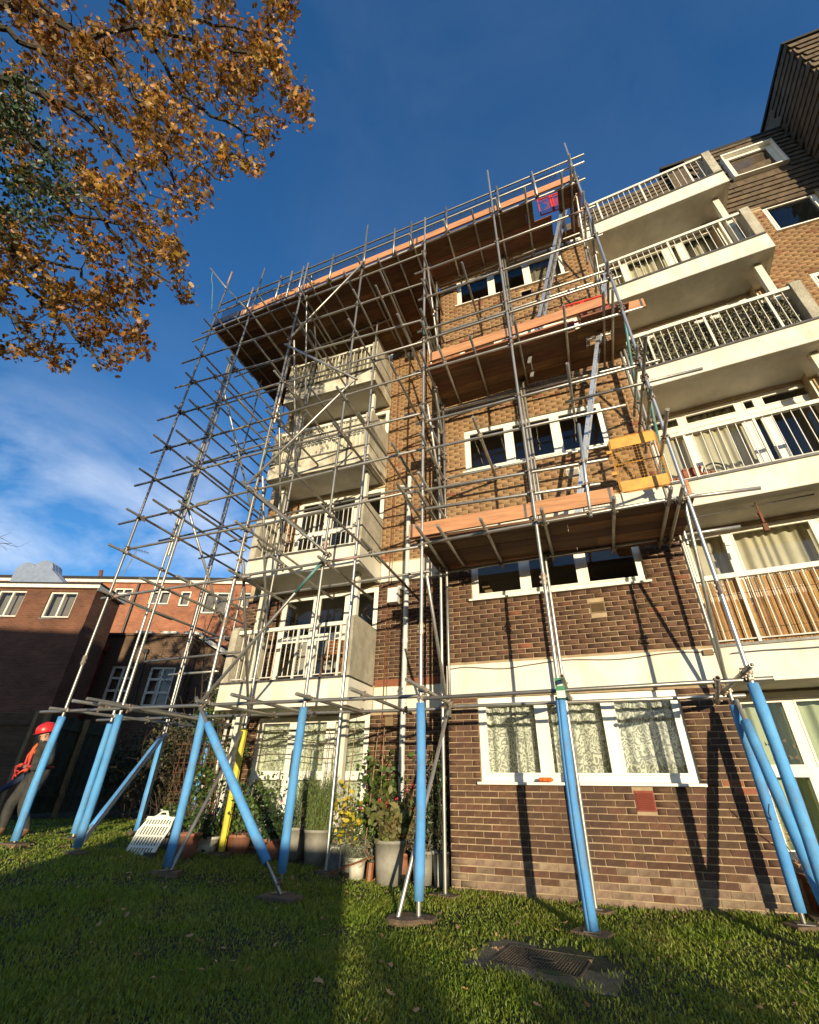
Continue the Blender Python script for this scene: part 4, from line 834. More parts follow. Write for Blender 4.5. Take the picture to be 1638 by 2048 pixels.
for i in range(1, 13): b.tube((i*.05,0,.19),(i*.05,0,.80),.0022,4,caps=False)
for i in range(1, 12): b.tube((.01,0,.19+i*.052),(.635,0,.19+i*.052),.0022,4,caps=False)
b.build('wire_mesh', 'gate_yellow', gt)
for z in (.32,.72): MB(TG2).box(-.07,.0,-.02,.02,z,z+.05).build('hinge', 'gate_yellow', gt)
# --- red plastic mesh barriers lying by the ladder openings
def red_barrier(x0, x1, y, z0, z1, label, lean=0):
    t = thing('mesh_barrier', label, 'barrier', (x0, y, z0), 'red plastic barriers by the ladder holes'); T = lambda p: (x0+p[0], y+p[2]*lean+p[1], z0+p[2]); w = x1-x0; h = z1-z0
    b = MB(T); 
    for p in ((0,w,-.01,.01,0,.03),(0,w,-.01,.01,h-.03,h),(0,.03,-.01,.01,.03,h-.03),(w-.03,w,-.01,.01,.03,h-.03),(w*.42,w*.42+.05,-.012,.012,.03,h-.03),(w*.48,w*.48+.03,-.012,.012,.03,h-.03)): b.box(*p)
    b.build('frame', 'red_plastic', t); m = MB(T); n = int(w/.035)
    for i in range(n): m.tube((i*w/n,0,.02),(min(w,i*w/n+h*.6),0,h-.02 if i*w/n+h*.6 < w else .02+(w-i*w/n)/.6),.004,3,caps=False); m.tube((i*w/n,0,h-.02),(min(w,i*w/n+h*.6),0,.02 if i*w/n+h*.6 < w else h-.02-(w-i*w/n)/.6),.004,3,caps=False)
    m.build('mesh', 'red_plastic', t)
red_barrier(2.72, 3.50, -1.25, 8.42, 8.97, 'red plastic mesh barrier above the toe board of the middle deck'); red_barrier(2.78, 3.45, -.93, 12.85, 13.6, 'red plastic mesh barrier by the ladder hole of the top deck')
# --- milk-style carton tag tied on the tube by the ground-floor window
t = MB(); t.box(1.70, 1.80, -1.56, -1.52, 2.02, 2.24); t.cur = 1; t.box(1.705, 1.795, -1.563, -1.561, 2.025, 2.10); t.box(1.72, 1.78, -1.563, -1.561, 2.15, 2.20)
o = t.build('scaffold_tag', ['carton_green', 'carton_white'], None); tag(o, 'green and white inspection tag fixed on an upright before the lace window', 'tag')
# rope hanging on the top left outrigger
b = MB(); b.path([(-6.85,-1.55,14.75),(-6.78,-1.55,14.4),(-6.60,-1.53,13.9),(-6.45,-1.52,13.3),(-6.3,-1.5,12.7)], .012, 6); o = b.build('rope', 'teal_paint', None); tag(o, 'thin teal rope hanging from the raised tube at the far top corner of the scaffold', 'rope')

# ================================================================ neighbouring buildings (set square to their own street)
UV_U = Vector((.94167, .33654, 0)); UV_V = Vector((-.33654, .94167, 0)); UVR = (.94167, .33654)
def W2(p): return Vector((CAM.x, CAM.y, 0))+UV_U*p[0]+UV_V*p[1]+Vector((0,0,p[2]))
def far_window(parent, u0, u1, z0, z1, v, cols=2, rows=None, m='white_paint', fr=.06, lintel=None):
    f = MB(W2); f.box(u0, u1, v-.04, v+.05, z0, z0+fr); f.box(u0, u1, v-.04, v+.05, z1-fr, z1); f.box(u0, u0+fr, v-.041, v+.05, z0+fr, z1-fr); f.box(u1-fr, u1, v-.041, v+.05, z0+fr, z1-fr)
    for i in range(1, cols): x = u0+(u1-u0)*i/cols; f.box(x-fr*.5, x+fr*.5, v-.042, v+.05, z0+fr, z1-fr)
    for r in (rows or []): z = z0+(z1-z0)*r; f.box(u0+fr, u1-fr, v-.039, v+.05, z-fr*.5, z+fr*.5)
    o = f.build('window', m, parent)
    for i in range(cols):
        a = u0+(u1-u0)*i/cols+fr*.6; c = u0+(u1-u0)*(i+1)/cols-fr*.6
        MB(W2).quad((a,v+.01,z0+fr*.5),(c,v+.01,z0+fr*.5),(c,v+.01,z1-fr*.5),(a,v+.01,z1-fr*.5)).build('pane', 'glass', o)
    MB(W2).box(u0-.05, u1+.05, v-.10, v-.045, z0-.07, z0-.003).build('sill', 'stone_grey', o)
    MB(W2).quad((u0,v+.25,z0),(u1,v+.25,z0),(u1,v+.25,z1),(u0,v+.25,z1)).build('blind', 'curtain_grey', o)
    return o
def walled(parent, u0, u1, v0, v1, z0, z1, m, holes, name='wall'):
    """front wall with openings plus three plain sides"""
    b = MB(W2); us = sorted({u0,u1,*[h[0] for h in holes],*[h[1] for h in holes]}); zs = sorted({z0,z1,*[h[2] for h in holes],*[h[3] for h in holes]})
    for i in range(len(us)-1):
        for j in range(len(zs)-1):
            um, zm = (us[i]+us[i+1])/2, (zs[j]+zs[j+1])/2
            if not any(h[0]<um<h[1] and h[2]<zm<h[3] for h in holes): b.quad((us[i],v0,zs[j]),(us[i+1],v0,zs[j]),(us[i+1],v0,zs[j+1]),(us[i],v0,zs[j+1]))
    for h in holes:
        r = .3; b.quad((h[0],v0,h[2]),(h[0],v0+r,h[2]),(h[0],v0+r,h[3]),(h[0],v0,h[3])); b.quad((h[1],v0+r,h[2]),(h[1],v0,h[2]),(h[1],v0,h[3]),(h[1],v0+r,h[3]))
        b.quad((h[0],v0,h[3]),(h[0],v0+r,h[3]),(h[1],v0+r,h[3]),(h[1],v0,h[3]))
    b.quad((u1,v0,z0),(u1,v1,z0),(u1,v1,z1),(u1,v0,z1)); b.quad((u0,v1,z0),(u0,v0,z0),(u0,v0,z1),(u0,v1,z1)); b.quad((u1,v1,z0),(u0,v1,z0),(u0,v1,z1),(u1,v1,z1))
    return b.build(name, m, parent, uv=UVR)
nb = thing('brick_house', 'dark brick flat-roofed block with a white fascia behind the wooden fence', 'building', W2((-12.6,17,0)))
hl = [(-14.37,-13.30,6.57,7.60),(-16.4,-15.31,6.58,7.63),(-18.6,-17.5,6.58,7.63)]
walled(nb, -21, -12.6, 17, 18.6, 0, 7.72, 'brick_brown_far', hl)
for h in hl: far_window(nb, *h, 17.1, 2)
MB(W2).box(-21.2, -12.45, 16.85, 18.75, 7.721, 7.86).build('fascia', 'white_paint', nb); MB(W2).box(-21.2, -12.43, 16.83, 18.77, 7.861, 7.93).build('roof', 'felt_black', nb)
bb = thing('brick_terrace', 'long sunlit red brick building with white eaves and white windows behind the scaffold', 'building', W2((-19,28,0)))
hl = [(-19.65,-18.45,11.15,12.1),(-17.25,-15.95,11.05,11.95),(-15.3,-14.63,10.96,11.95),(-13.75,-12.15,10.5,11.9),(-22.6,-21.4,11.1,12.05),(-11.3,-10.2,10.9,11.9)]
walled(bb, -40, -7, 28, 36, 0, 12.42, 'brick_red_far', hl)
for i, h in enumerate(hl): far_window(bb, *h, 28.1, 2 if i != 2 else 1, rows=[.62] if i in (0,4) else None, fr=.09)
MB(W2).box(-40.2, -6.8, 27.8, 36.2, 12.421, 12.62).build('fascia', 'white_paint', bb); MB(W2).box(-40.3, -6.7, 27.7, 36.3, 12.621, 12.78).build('roof', 'felt_black', bb)
for u in (-18.1, -13.95, -20.6): MB(W2).tube((u,27.85,8.6),(u,27.85,12.4),.06,8).build('downpipe', 'pipe_black', bb)
b = MB(W2); b.tube((-21.5,29,12.7),(-21.75,29,13.75),.12,8); b.tube((-21.55,29,12.75),(-21.5,29,13.0),.2,8); b.build('flue_pipe', 'rust', bb)
b = MB(W2); b.tube((-19.9,28.5,12.7),(-19.5,28.5,15.0),.03,6); b.tube((-20.4,28.5,15.35),(-18.6,28.5,14.9),.02,5); 
for i in range(8): x = -20.3+i*.22; b.tube((x,28.2,15.32-.25*(x+20.4)),(x,28.8,15.32-.25*(x+20.4)),.012,4)
b.build('aerial', 'steel_dark', bb)
def duct(u, v, w, h, ln, lab):
    t = thing('roof_duct', lab, 'duct', W2((u, v, 7.93)), 'metal ducts on the brick roofs'); n = 10; b = MB(W2); vs = []
    prof = [(0, 0)]+[(.42-.42*math.cos(math.pi*i/n), h-.42+.42*math.sin(math.pi*i/n)) for i in range(n+1)]+[(ln, h*.30), (ln, 0)]
    b.prism([(u+a, v, 7.93+z) for a, z in prof], Vector((0, w, 0))); b.build('casing', 'duct_metal', t)
    for k in (.3, .62): 
        s = MB(W2); s.prism([(u+a*1.01-.01, v+w*k, 7.93+z*1.02) for a, z in prof], Vector((0, .06, 0))); s.build('seam', 'duct_metal', t)
duct(-16.35, 17.9, .6, 1.42, 1.55, 'bent galvanised duct on the dark brick block roof, right one of two'); duct(-17.15, 18.0, .6, 1.36, .84, 'bent galvanised duct on the dark brick block roof, left one of two')
mid = thing('brick_annex', 'low dark brick wing with tall white windows between fence and scaffold', 'building', W2((-11,20,0)))
hl = [(-12.9,-11.95,3.95,5.47),(-11.28,-10.2,3.88,5.46)]
walled(mid, -14.6, -9.75, 20, 27.5, 0, 6.75, 'brick_mid_far', hl)
for h in hl: far_window(mid, *h, 20.1, 2, rows=[.35,.68], fr=.09)
MB(W2).box(-14.7, -9.7, 19.9, 27.6, 6.751, 6.85).build('parapet', 'brick_mid_far', mid, uv=UVR)
for u in (-12.4,-11.3,-10.3): MB(W2).box(u, u+.7, 20.0, 20.3, 6.851, 6.98).build('coping_slab', 'white_paint', mid)
b = MB(W2); b.tube((-11.62,19.92,6.1),(-11.5,19.92,3.9),.05,8); b.box(-11.72,-11.52,19.82,19.98,5.98,6.15); b.build('downpipe', 'pipe_black', mid)
b = MB(W2); b.box(-13.9,-13.42,19.3,19.99,3.0,6.0); b.prism([(-14.05,19.2,6.0),(-13.3,19.2,6.0),(-13.2,19.2,6.25),(-13.7,19.2,6.5),(-14.05,19.2,6.3)],(0,.75,0)); b.build('flue_stack', 'red_paint', mid)
for z in (5.0,4.1): MB(W2).box(-13.86,-13.46,19.26,19.30,z,z+.5).build('panel', 'duct_metal', mid)
gab = thing('gabled_house', 'dark gabled house with white bargeboard just left of the balconies', 'building', W2((-8.5,21,0)))
b = MB(W2); b.prism([(-9.7,20.6,0),(-6.2,20.6,0),(-6.2,20.6,5.0),(-8.0,20.6,5.7),(-9.7,20.6,6.75)], (0,6,0)); b.build('wall', 'brick_mid_far', gab, uv=UVR)
b = MB(W2); b.prism([(-9.75,20.3,6.80),(-6.1,20.3,4.85),(-6.1,20.3,5.05),(-9.75,20.3,7.0)], (0,.28,0)); b.build('bargeboard', 'white_paint', gab)
b = MB(W2); b.prism([(-9.75,20.6,7.02),(-6.1,20.6,5.07),(-6.1,20.6,5.17),(-9.75,20.6,7.12)], (0,6.3,0)); b.build('roof', 'felt_black', gab)
# --- garden fence
def fence_run(u0, v0, u1, v1, z0, z1, lab, m, horiz, postm='post_wood', n_posts=3):
    t = thing('garden_fence', lab, 'fence', W2((u0,v0,z0))); d = Vector((u1-u0, v1-v0, 0)); ln = d.length; d.normalize(); nr = Vector((d.y, -d.x, 0)); Pf = lambda a, o, z: Vector((u0,v0,0))+d*a+nr*o+Vector((0,0,z))
    T = lambda p: W2(Pf(*p))
    if horiz:
        k = int((z1-z0)/.15)
        for i in range(k): a = rng.uniform(-.004,.004); MB(T).box(0, ln, -.012+a, .012+a+(.01 if i%2 else 0), z0+i*.15, z0+i*.15+.143).build('plank', m, t)
    else:
        k = int(ln/.125)
        for i in range(k): a = rng.uniform(-.006,.006); MB(T).box(i*.125, i*.125+.118, -.01+a, .01+a, z0+rng.uniform(-.02,.02), z1+rng.uniform(-.025,.02)).build('plank', m, t)
    for i in range(n_posts): a = ln*i/(n_posts-1); MB(T).box(a-.05, a+.05, .03, .13, z0-.1, z1+.03).build('post', postm, t)
    for z in (z0+.35, z1-.3): MB(T).box(0, ln, .021, .06, z, z+.07).build('rail', m, t)
fence_run(-13.2, 12.9, -9.35, 12.4, .42, 2.68, 'brown horizontal-board garden fence behind the worker', 'fence_wood', True, n_posts=3)
fence_run(-9.25, 12.4, -9.3, 15.6, .5, 2.66, 'dark green upright-board fence running back beside the worker', 'fence_green', False, n_posts=3)

# ================================================================ plants
def gauss_walk(p, d, n, step, wob, droop=0):
    pts = [Vector(p)]; d = Vector(d).normalized()
    for _ in range(n): d = (d+Vector(rng.normal(size=3))*wob+Vector((0,0,-droop))).normalized(); pts.append(pts[-1]+d*step)
    return pts
# hedge of brambles between the fence and the flats
hd = thing('bramble_bank', 'overgrown brown and green bramble bank between the dark fence and the flats', 'hedge', W2((-6.5,13.8,.4)))
P = []
for i in range(26):
    u = rng.uniform(-8.6,-5.0); v = 14.4+rng.uniform(-.5,1.2); z = rng.uniform(.7,2.2+.18*(u+8.6)); P.append(blob_pts(330, W2((u,v,z)), (.62,.62,.5), .2))
Pall = np.concatenate(P); leaves('foliage', Pall, .085, 'bramble', hd); sel = Pall[rng.random(len(Pall)) < .14]; leaves('green_leaves', sel+rng.normal(size=sel.shape)*.05, .10, 'leaf_dark', hd)
b = MB()
for i in range(90): b.path(gauss_walk(W2((rng.uniform(-8.8,-4.9), 14.0+rng.uniform(-.3,1), .4)), (rng.normal()*.5, rng.normal()*.4-.2, 1), 9, .28, .28, .05), .008, 3, .003)
b.build('stems', 'twig', hd, kind='stuff')
# bare saplings by the neighbouring wall
def bare_tree(name, base, h, n, lab, spread=.5, m='twig', r=.05, cat='tree', grp=None):
    t = thing(name, lab, cat, base, grp); b = MB(); tw = MB()
    for i in range(n):
        tr = gauss_walk(Vector(base)+Vector((rng.normal()*.15, rng.normal()*.15, 0)), (rng.normal()*.12, rng.normal()*.1, 1), 10, h/10, .08); b.path(tr, r, 6, r*.25)
        for k in range(14):
            j = rng.integers(3, 10); br = gauss_walk(tr[j], (rng.normal(), rng.normal(), .7), 6, h*.045, .22); tw.path(br, r*.28, 4, .004)
            for q in range(3): tw.path(gauss_walk(br[rng.integers(2,6)], (rng.normal(), rng.normal(), .5), 4, h*.03, .25), .006, 3, .003)
    b.build('trunk', m, t); tw.build('branches', m, t, kind='stuff')
bare_tree('bare_tree', W2((-8.7,17.8,.4)), 7.2, 2, 'bare thin tree standing before the dark brick wing', grp='bare trees behind the garden'); bare_tree('bare_tree', W2((-7.6,18.6,.4)), 6.2, 2, 'bare sapling right of the other, close to the gabled house', grp='bare trees behind the garden')
# branches reaching in at the left edge
lb = thing('bare_tree', 'bare tree at the left edge whose twigs reach over the brick block', 'tree', W2((-12.9,11.0,0)), 'bare trees behind the garden'); b = MB(); tr = gauss_walk(W2((-12.9,11.0,0)), (0,0,1), 12, .6, .05); b.path(tr, .11, 8, .05); b.build('trunk', 'bark', lb)
tw = MB()
for j in (6,7,8,9,10,11):
    for s in range(2):
        br = gauss_walk(tr[j], UV_U*(.9+rng.normal()*.2)+Vector((0,0,.35+rng.normal()*.4)), 9, .17, .16); tw.path(br, .014, 5, .004)
        for q in range(7): tw.path(gauss_walk(br[rng.integers(2,9)], UV_U*.6+Vector((rng.normal()*.5, rng.normal()*.5, .5+rng.normal()*.5)), 5, .15, .25), .006, 3, .002)
tw.build('branches', 'twig', lb, kind='stuff')
# --- pots and plants by the patio door
def pot(parent, c, r, h, m, taper=.78, rim=.02, name='pot'):
    b = MB(); rb = r*taper; b.lathe(c, [(0,0),(rb,0),(rb+(r-rb)*.5,h*.5),(r-.004,h-rim*2),(r+.012,h-rim*2),(r+.014,h),(r-.012,h),(r-.02,h-.05)], 24); o = b.build(name, m, parent, smooth=False)
    for p in o.data.polygons: p.use_smooth = True
    MB().lathe((c[0],c[1],c[2]), [(0,h-.045),(r-.02,h-.05)], 20).build('soil', 'soil', parent)
def plant(label, x, y, r, h, potm, leafm, cr, chh, nl, ls, shape='oval', stems=10, z=None, droop=0, flowers=None, taper=.78, cat='potted plant', name='potted_plant', up=False, thin=.004, grp=None, spread=1.0):
    z = gzf(x,y) if z is None else z; t = thing(name, label, cat, (x,y,z), grp)
    pot(t, (x,y,z), r, h, potm, taper); top = z+h-.05; b = MB(); tips = []
    for i in range(stems):
        a = rng.uniform(0,6.28); rr = r*.7*math.sqrt(rng.random()); p0 = (x+rr*math.cos(a), y+rr*math.sin(a), top)
        n = 8; ln = chh*rng.uniform(.6,1.0); pts = gauss_walk(p0, (math.cos(a)*.28*spread+rng.normal()*.08, math.sin(a)*.28*spread+rng.normal()*.08, 1), n, ln/n, .07*spread, droop); b.path(pts, thin, 4, thin*.5); tips.append(pts)
    b.build('stems', 'twig' if not up else 'leaf_rosemary', t, kind='stuff')
    pts = []; 
    for i in range(nl):
        s = tips[rng.integers(len(tips))]; k = rng.uniform(1.2 if not up else .3, len(s)-1.001); p = s[int(k)].lerp(s[int(k)+1], k % 1); pts.append(np.array(p)+rng.normal(size=3)*cr)
    pts = np.array(pts); R = None
    if up:
        R = rand_rot(len(pts)); zax = rng.normal(size=(len(pts),3))*.45+np.array([0,0,1]); zax /= np.linalg.norm(zax,axis=1)[:,None]; xa = np.cross(zax, rng.normal(size=(len(pts),3))); xa /= np.linalg.norm(xa,axis=1)[:,None]; R = np.stack([xa, zax, np.cross(xa,zax)], -1)
    leaves('leaves', pts, ls, leafm, t, shape=shape, R=R)
    if flowers:
        fm, fn, fs = flowers; fp = np.array([np.array(tips[rng.integers(len(tips))][-1-rng.integers(0,2)])+rng.normal(size=3)*cr*.7 for _ in range(fn)]); fp = np.repeat(fp, 7, 0)+rng.normal(size=(fn*7,3))*fs*.35; leaves('flowers', fp, fs*.7, fm, t)
    return t
plant('rosemary bush in a large grey tub right of the blue sleeve', -2.30, .52, .215, .46, 'grey_pot', 'leaf_rosemary', .035, .90, 8200, .058, 'long', 80, up=True, spread=1.0)
plant('shadowed grey tub with dark upright shrub beside the rosemary', -2.86, .80, .20, .42, 'grey_pot', 'leaf_dark', .03, .75, 1500, .05, 'long', 34, up=True, spread=.5)
plant('large pale tub with broad rusty sedum leaves and drooping grey stems', -.95, .18, .215, .50, 'grey_pot', 'leaf_olive', .055, .70, 520, .105, 'oval', 26, flowers=('flower_red', 9, .06), spread=1.5)
plant('small pale pot with wispy silver grass leaves', -1.45, .20, .125, .25, 'white_pot', 'leaf_silver', .045, .36, 620, .075, 'long', 30, spread=1.8, droop=.05)
plant('white glazed pot of dark geraniums with pink flowers', -4.02, .08, .18, .22, 'white_pot', 'leaf_dark', .07, .42, 520, .075, 'oval', 22, flowers=('flower_pink', 4, .05), taper=.8, spread=1.6)
plant('square-shouldered terracotta pot of leafy shrub behind the yellow sleeve', -3.62, .34, .19, .27, 'terracotta', 'leaf_green', .08, .95, 700, .075, 'oval', 26, spread=.9)
plant('terracotta pot half hidden behind the yellow sleeve', -3.98, .45, .17, .27, 'terracotta', 'leaf_dark', .07, .45, 300, .07, 'oval', 14)
plant('terracotta pot with pink geranium right of the slanting blue tube', -3.00, .28, .17, .28, 'terracotta', 'leaf_dark', .075, .46, 520, .075, 'oval', 20, flowers=('flower_pink', 2, .05), spread=1.4)
plant('terracotta pot of cut stems next to the white plastic panel', -3.95, -.42, .17, .30, 'terracotta', 'leaf_green', .05, .3, 60, .06, 'oval', 8)
plant('low wide grey planter with strappy leaves behind the white panel', -4.75, .15, .27, .20, 'grey_pot', 'leaf_green', .06, .42, 200, .16, 'long', 18, spread=1.3)
plant('yellow-leaved shrub in the middle of the patio pots', -1.75, .62, .16, .25, 'grey_pot', 'leaf_yellow', .065, 1.10, 95, .085, 'oval', 7, spread=.55)
plant('white-flowered shrub below the yellow leaves', -1.95, .78, .16, .22, 'grey_pot', 'leaf_green', .09, .75, 620, .055, 'oval', 24, flowers=('flower_white', 16, .05), spread=1.1)
plant('tall leafy shrub against the brown brick by the drainpipe', -1.42, .98, .17, .28, 'grey_pot', 'leaf_green', .11, 1.45, 620, .105, 'oval', 12, spread=.5)
plant('dark trailing plant in a shaded pot behind the front blue sleeve', -.55, .45, .16, .38, 'grey_pot', 'leaf_silver', .07, .5, 420, .09, 'long', 24, spread=1.5)
plant('tall dark shrub in a striped pot tucked into the brick corner', -.24, .42, .15, .40, 'white_pot', 'leaf_dark', .07, 1.45, 1100, .055, 'oval', 24, spread=.35)
plant('slim dark pot in the brick corner beside the striped pot', -.13, .18, .085, .42, 'black_plastic', 'leaf_dark', .04, .25, 40, .05, 'oval', 6)
plant('dry brown stems in a pot by the foot of the drainpipe', -1.08, 1.02, .15, .26, 'terracotta', 'leaf_litter', .06, .75, 160, .07, 'long', 24, spread=.9)
# canes and climbing frame across the patio door
cn_ = thing('cane_trellis', 'bare cane and wire trellis strung in front of the patio door', 'trellis', (-3.0,.75,gzf(-3,.75)))
for x in (-2.75,-2.45,-2.2,-1.98,-1.60,-1.35): MB().tube((x,.72+rng.normal()*.05,.3), (x+rng.normal()*.15,.85,1.9+rng.uniform(-.2,.5)), .007, 5).build('cane', 'cane', cn_)
b = MB()
for z in (2.02, 1.86, 1.62): b.path([(x, .9+.03*math.sin(x*5), z+.04*math.sin(x*3.1)) for x in np.arange(-4.9,-1.5,.2)], .008, 4)
for i in range(26): b.path(gauss_walk((rng.uniform(-4.9,-1.6), .9, rng.uniform(1.7,2.05)), (rng.normal(), rng.normal()*.15, rng.normal()*.3), 7, .12, .3), .005, 3, .003)
b.build('vine_stems', 'twig', cn_, kind='stuff')
# climbing rose on a wire fence panel left of the door
rs = thing('climbing_shrub', 'tall climbing shrub on a wire panel at the left corner of the flats', 'shrub', (-5.1,.95,.25))
Pr = np.concatenate([blob_pts(260, (-5.15+rng.normal()*.25, 1.0+rng.normal()*.15, z), (.32,.25,.3), .1) for z in np.arange(.6,2.9,.28)]); leaves('leaves', Pr, .065, 'leaf_green', rs); leaves('flowers', Pr[rng.random(len(Pr)) < .035]+np.array([0,-.1,0]), .05, 'flower_white', rs)
b = MB()
for i in range(16): b.path(gauss_walk((-5.1+rng.normal()*.2,.95,.25), (rng.normal()*.12,rng.normal()*.08,1), 10, .27, .12), .010, 4, .004)
b.build('stems', 'twig', rs, kind='stuff')
b = MB()
for i in range(9): b.tube((-5.75+i*.13,.82,.35),(-5.72+i*.13,.84,1.9),.005,4)
for i in range(10): b.tube((-5.8,.82,.4+i*.16),(-4.62,.84,.4+i*.16),.005,4)
b.build('wire_panel', 'rust', rs); 
for x in (-4.80,-4.95): MB().tube((x,1.0,.2),(x+.02,1.05,2.4),.03,8).build('post', 'white_paint', rs)
# white plastic slotted panel lying against the pots
wpn = thing('plastic_panel', 'white slotted plastic chair back leaning on the lawn by the pots', 'plastic panel', (-4.3,-.7,gzf(-4.3,-.7)))
g0 = gzf(-4.3,-.7); TP = lambda p: (-4.66+p[0]*.80+.10*p[2], -.84+p[1]+.35*p[2]+p[0]*.16, g0+.01+p[2]*.84)
b = MB(TP); prof = [(.0,0,0),(.5,0,0),(.57,0,.36),(.53,0,.50),(.40,0,.55),(.33,0,.62),(.24,0,.62),(.17,0,.55),(.04,0,.50),(-.02,0,.34)]
w_ = .035
cols = np.linspace(.03,.54,10)
for i in range(len(prof)):
    a, c = prof[i], prof[(i+1)%len(prof)]; b.tube(a, c, .016, 6)
for x in cols: b.box(x-.013, x+.013, -.006, .006, .0, .52)
for z in (.0,.10,.25,.40,.50): b.box(.0, .55, -.007, .007, z, z+.03 if z < .5 else z+.045)
b.box(.17,.40,-.006,.006,.53,.57); b.build('backrest', 'upvc', wpn)
MB().box(-4.3,-4.14,-.86,-.76,g0,g0+.05).build('foot', 'steel_dark', wpn)
# stone, stick, wooden stump among the pots
b = MB(); b.box(-2.08,-1.78,.42,.62,.03,.40); o = b.build('stone_block', 'stone_grey', None, bevel=.03); tag(o, 'grey stone slab set upright between the tubs', 'stone')
b = MB(); b.path([(-2.02,.45,.10),(-2.02,.415,.33),(-1.98,.41,.37),(-1.87,.41,.37),(-1.83,.415,.33),(-1.83,.415,.06)], .012, 5); 
o = b.build('carved_rim', 'white_pot', None); o.parent = bpy.data.objects['stone_block']
b = MB(); b.tube((-1.95,-.02,.06),(-1.10,-.02,.34),.012,6); o = b.build('stick', 'wood_brown', None); tag(o, 'thin red-brown stick leaning on the large pale tub', 'stick')
b = MB(); b.tube((-1.22,.12,.02),(-1.20,.12,.26),.05,8); o = b.build('log', 'wood_brown', None); tag(o, 'short upright log between the small and large pale pots', 'log')
# right-hand patio pots
def trough(label, x0, x1, y0, y1, z0, z1, m, leafm=None, nl=0, ls=.09):
    t = thing('planter', label, 'planter', ((x0+x1)/2,(y0+y1)/2,z0)); b = MB(); e = .03
    b.add([(x0+e,y0+e,z0),(x1-e,y0+e,z0),(x1-e,y1-e,z0),(x0+e,y1-e,z0),(x0,y0,z1),(x1,y0,z1),(x1,y1,z1),(x0,y1,z1)], [(3,2,1,0),(0,1,5,4),(1,2,6,5),(2,3,7,6),(3,0,4,7)])
    for k in range(8): x = x0+(x1-x0)*(k+.5)/8; b.box(x-.008,x+.008,y0-.004,y0+.03,z0+.03,z1-.03)
    b.box(x0-.012,x1+.012,y0-.012,y0,z1-.03,z1); b.box(x0-.012,x1+.012,y1,y1+.012,z1-.03,z1); b.box(x0-.012,x0,y0,y1,z1-.03,z1); b.box(x1,x1+.012,y0,y1,z1-.03,z1); b.build('trough', m, t)
    MB().quad((x0,y0,z1-.03),(x1,y0,z1-.03),(x1,y1,z1-.03),(x0,y1,z1-.03)).build('soil', 'soil', t)
    if nl: leaves('leaves', np.stack([rng.uniform(x0,x1,nl),rng.uniform(y0-.05,y1,nl),z1+np.abs(rng.normal(size=nl))*.09],-1), ls, leafm, t)
    return t
trough('green ribbed plastic trough of low leaves at the right edge', 3.98, 4.62, .02, .26, .03, .24, 'green_pot', 'leaf_green', 170, .10)
trough('white trough behind the green one at the right edge', 4.05, 4.75, .40, .62, .36, .44, 'white_pot'); 
b = MB(); b.box(4.0,4.9,.38,.66,.30,.355); b.box(4.02,4.06,.40,.64,.02,.30); b.box(4.84,4.88,.40,.64,.02,.30); o = b.build('bench', 'wood_brown', None); tag(o, 'low brown stand carrying the white trough by the right patio door', 'stand')
plant('small terracotta pot on the patio at the right edge', 4.25, .55, .09, .12, 'terracotta', 'leaf_green', .03, .1, 12, .05, 'oval', 4, z=.44)
vn = thing('dead_climber', 'withered brown climber hanging at the right corner of the brick bay', 'climber', (3.86,.12,0)); Pv = np.concatenate([blob_pts(26, (3.86+.25*(1.35-z)*.5+rng.normal()*.03, .10, z), (.07,.05,.09)) for z in np.arange(.45,1.4,.09)]); leaves('leaves', Pv, .06, 'leaf_litter', vn, shape='long')
b = MB(); [b.path(gauss_walk((4.1,.12,.1), (-.12,0,1), 10, .13, .12), .006, 4) for _ in range(4)]; b.build('stems', 'twig', vn, kind='stuff')
# paving strip on the right patio
pv = MB(TR); 
for i in range(5):
    for j in range(2): MB(TR).box(.1+i*.6, .1+i*.6+.59, -.05+j*.48, .42+j*.48, -.02, .03+.003*((i+j)%2)).build('paving_slab', 'concrete', bpy.data.objects['ground'])
# --- things on the balconies
# reed screen behind the first right balcony
rd = thing('reed_screen', 'brown reed screen tied behind the railings of the lowest right balcony', 'screen', TR((1.5,.12,2.85))); b = MB(TR)
for i in range(215): x = .05+i*.0135; MBx = b.tube((x, .115+rng.normal()*.004, 2.85), (x+rng.normal()*.004, .115+rng.normal()*.004, 3.76+rng.normal()*.012), .0066, 4)
o = b.build('reeds', 'reed', rd, kind='stuff')
for z in (3.05,3.55): MB(TR).tube((.04,.106,z),(2.92,.106,z),.003,4).build('binding_wire', 'cable', rd)
lf = thing('leaf_screen', 'dense grey-green artificial leaf screen behind the third right balcony railings', 'screen', TR((1.5,.12,8.1))); nl = 5200
leaves('leaves', np.array([TR((rng.uniform(.05,2.85), .13+rng.normal()*.02, rng.uniform(8.08,8.98))) for _ in range(nl)]), .052, 'ivy_screen', lf)
MB(TR).quad((.05,.16,8.07),(2.85,.16,8.07),(2.85,.16,8.98),(.05,.16,8.98)).build('backing', 'black_plastic', lf)
sc3 = thing('cloth_screen', 'cream cloth screen behind the railings of the third left balcony', 'screen', (-3.3,.4,8.1)); b = MB(TB); b.add([q for i in range(91) for q in ((-4.45+i*.026,.11+.008*math.sin(i*1.3),8.12),(-4.45+i*.026,.11+.008*math.sin(i*1.3),9.02))], [(2*i,2*i+2,2*i+3,2*i+1) for i in range(90)]); b.build('cloth', 'curtain_cream', sc3)
rd4 = thing('reed_screen', 'weathered brown reed screen behind the railings of the top left balcony', 'screen', (-3.3,.4,10.7)); b = MB(TB)
for i in range(120): x = -4.45+i*.0198; b.tube((x,.115,10.74),(x+rng.normal()*.005,.115,11.62+rng.normal()*.03),.009,4)
b.build('reeds', 'ivy_screen', rd4, kind='stuff')
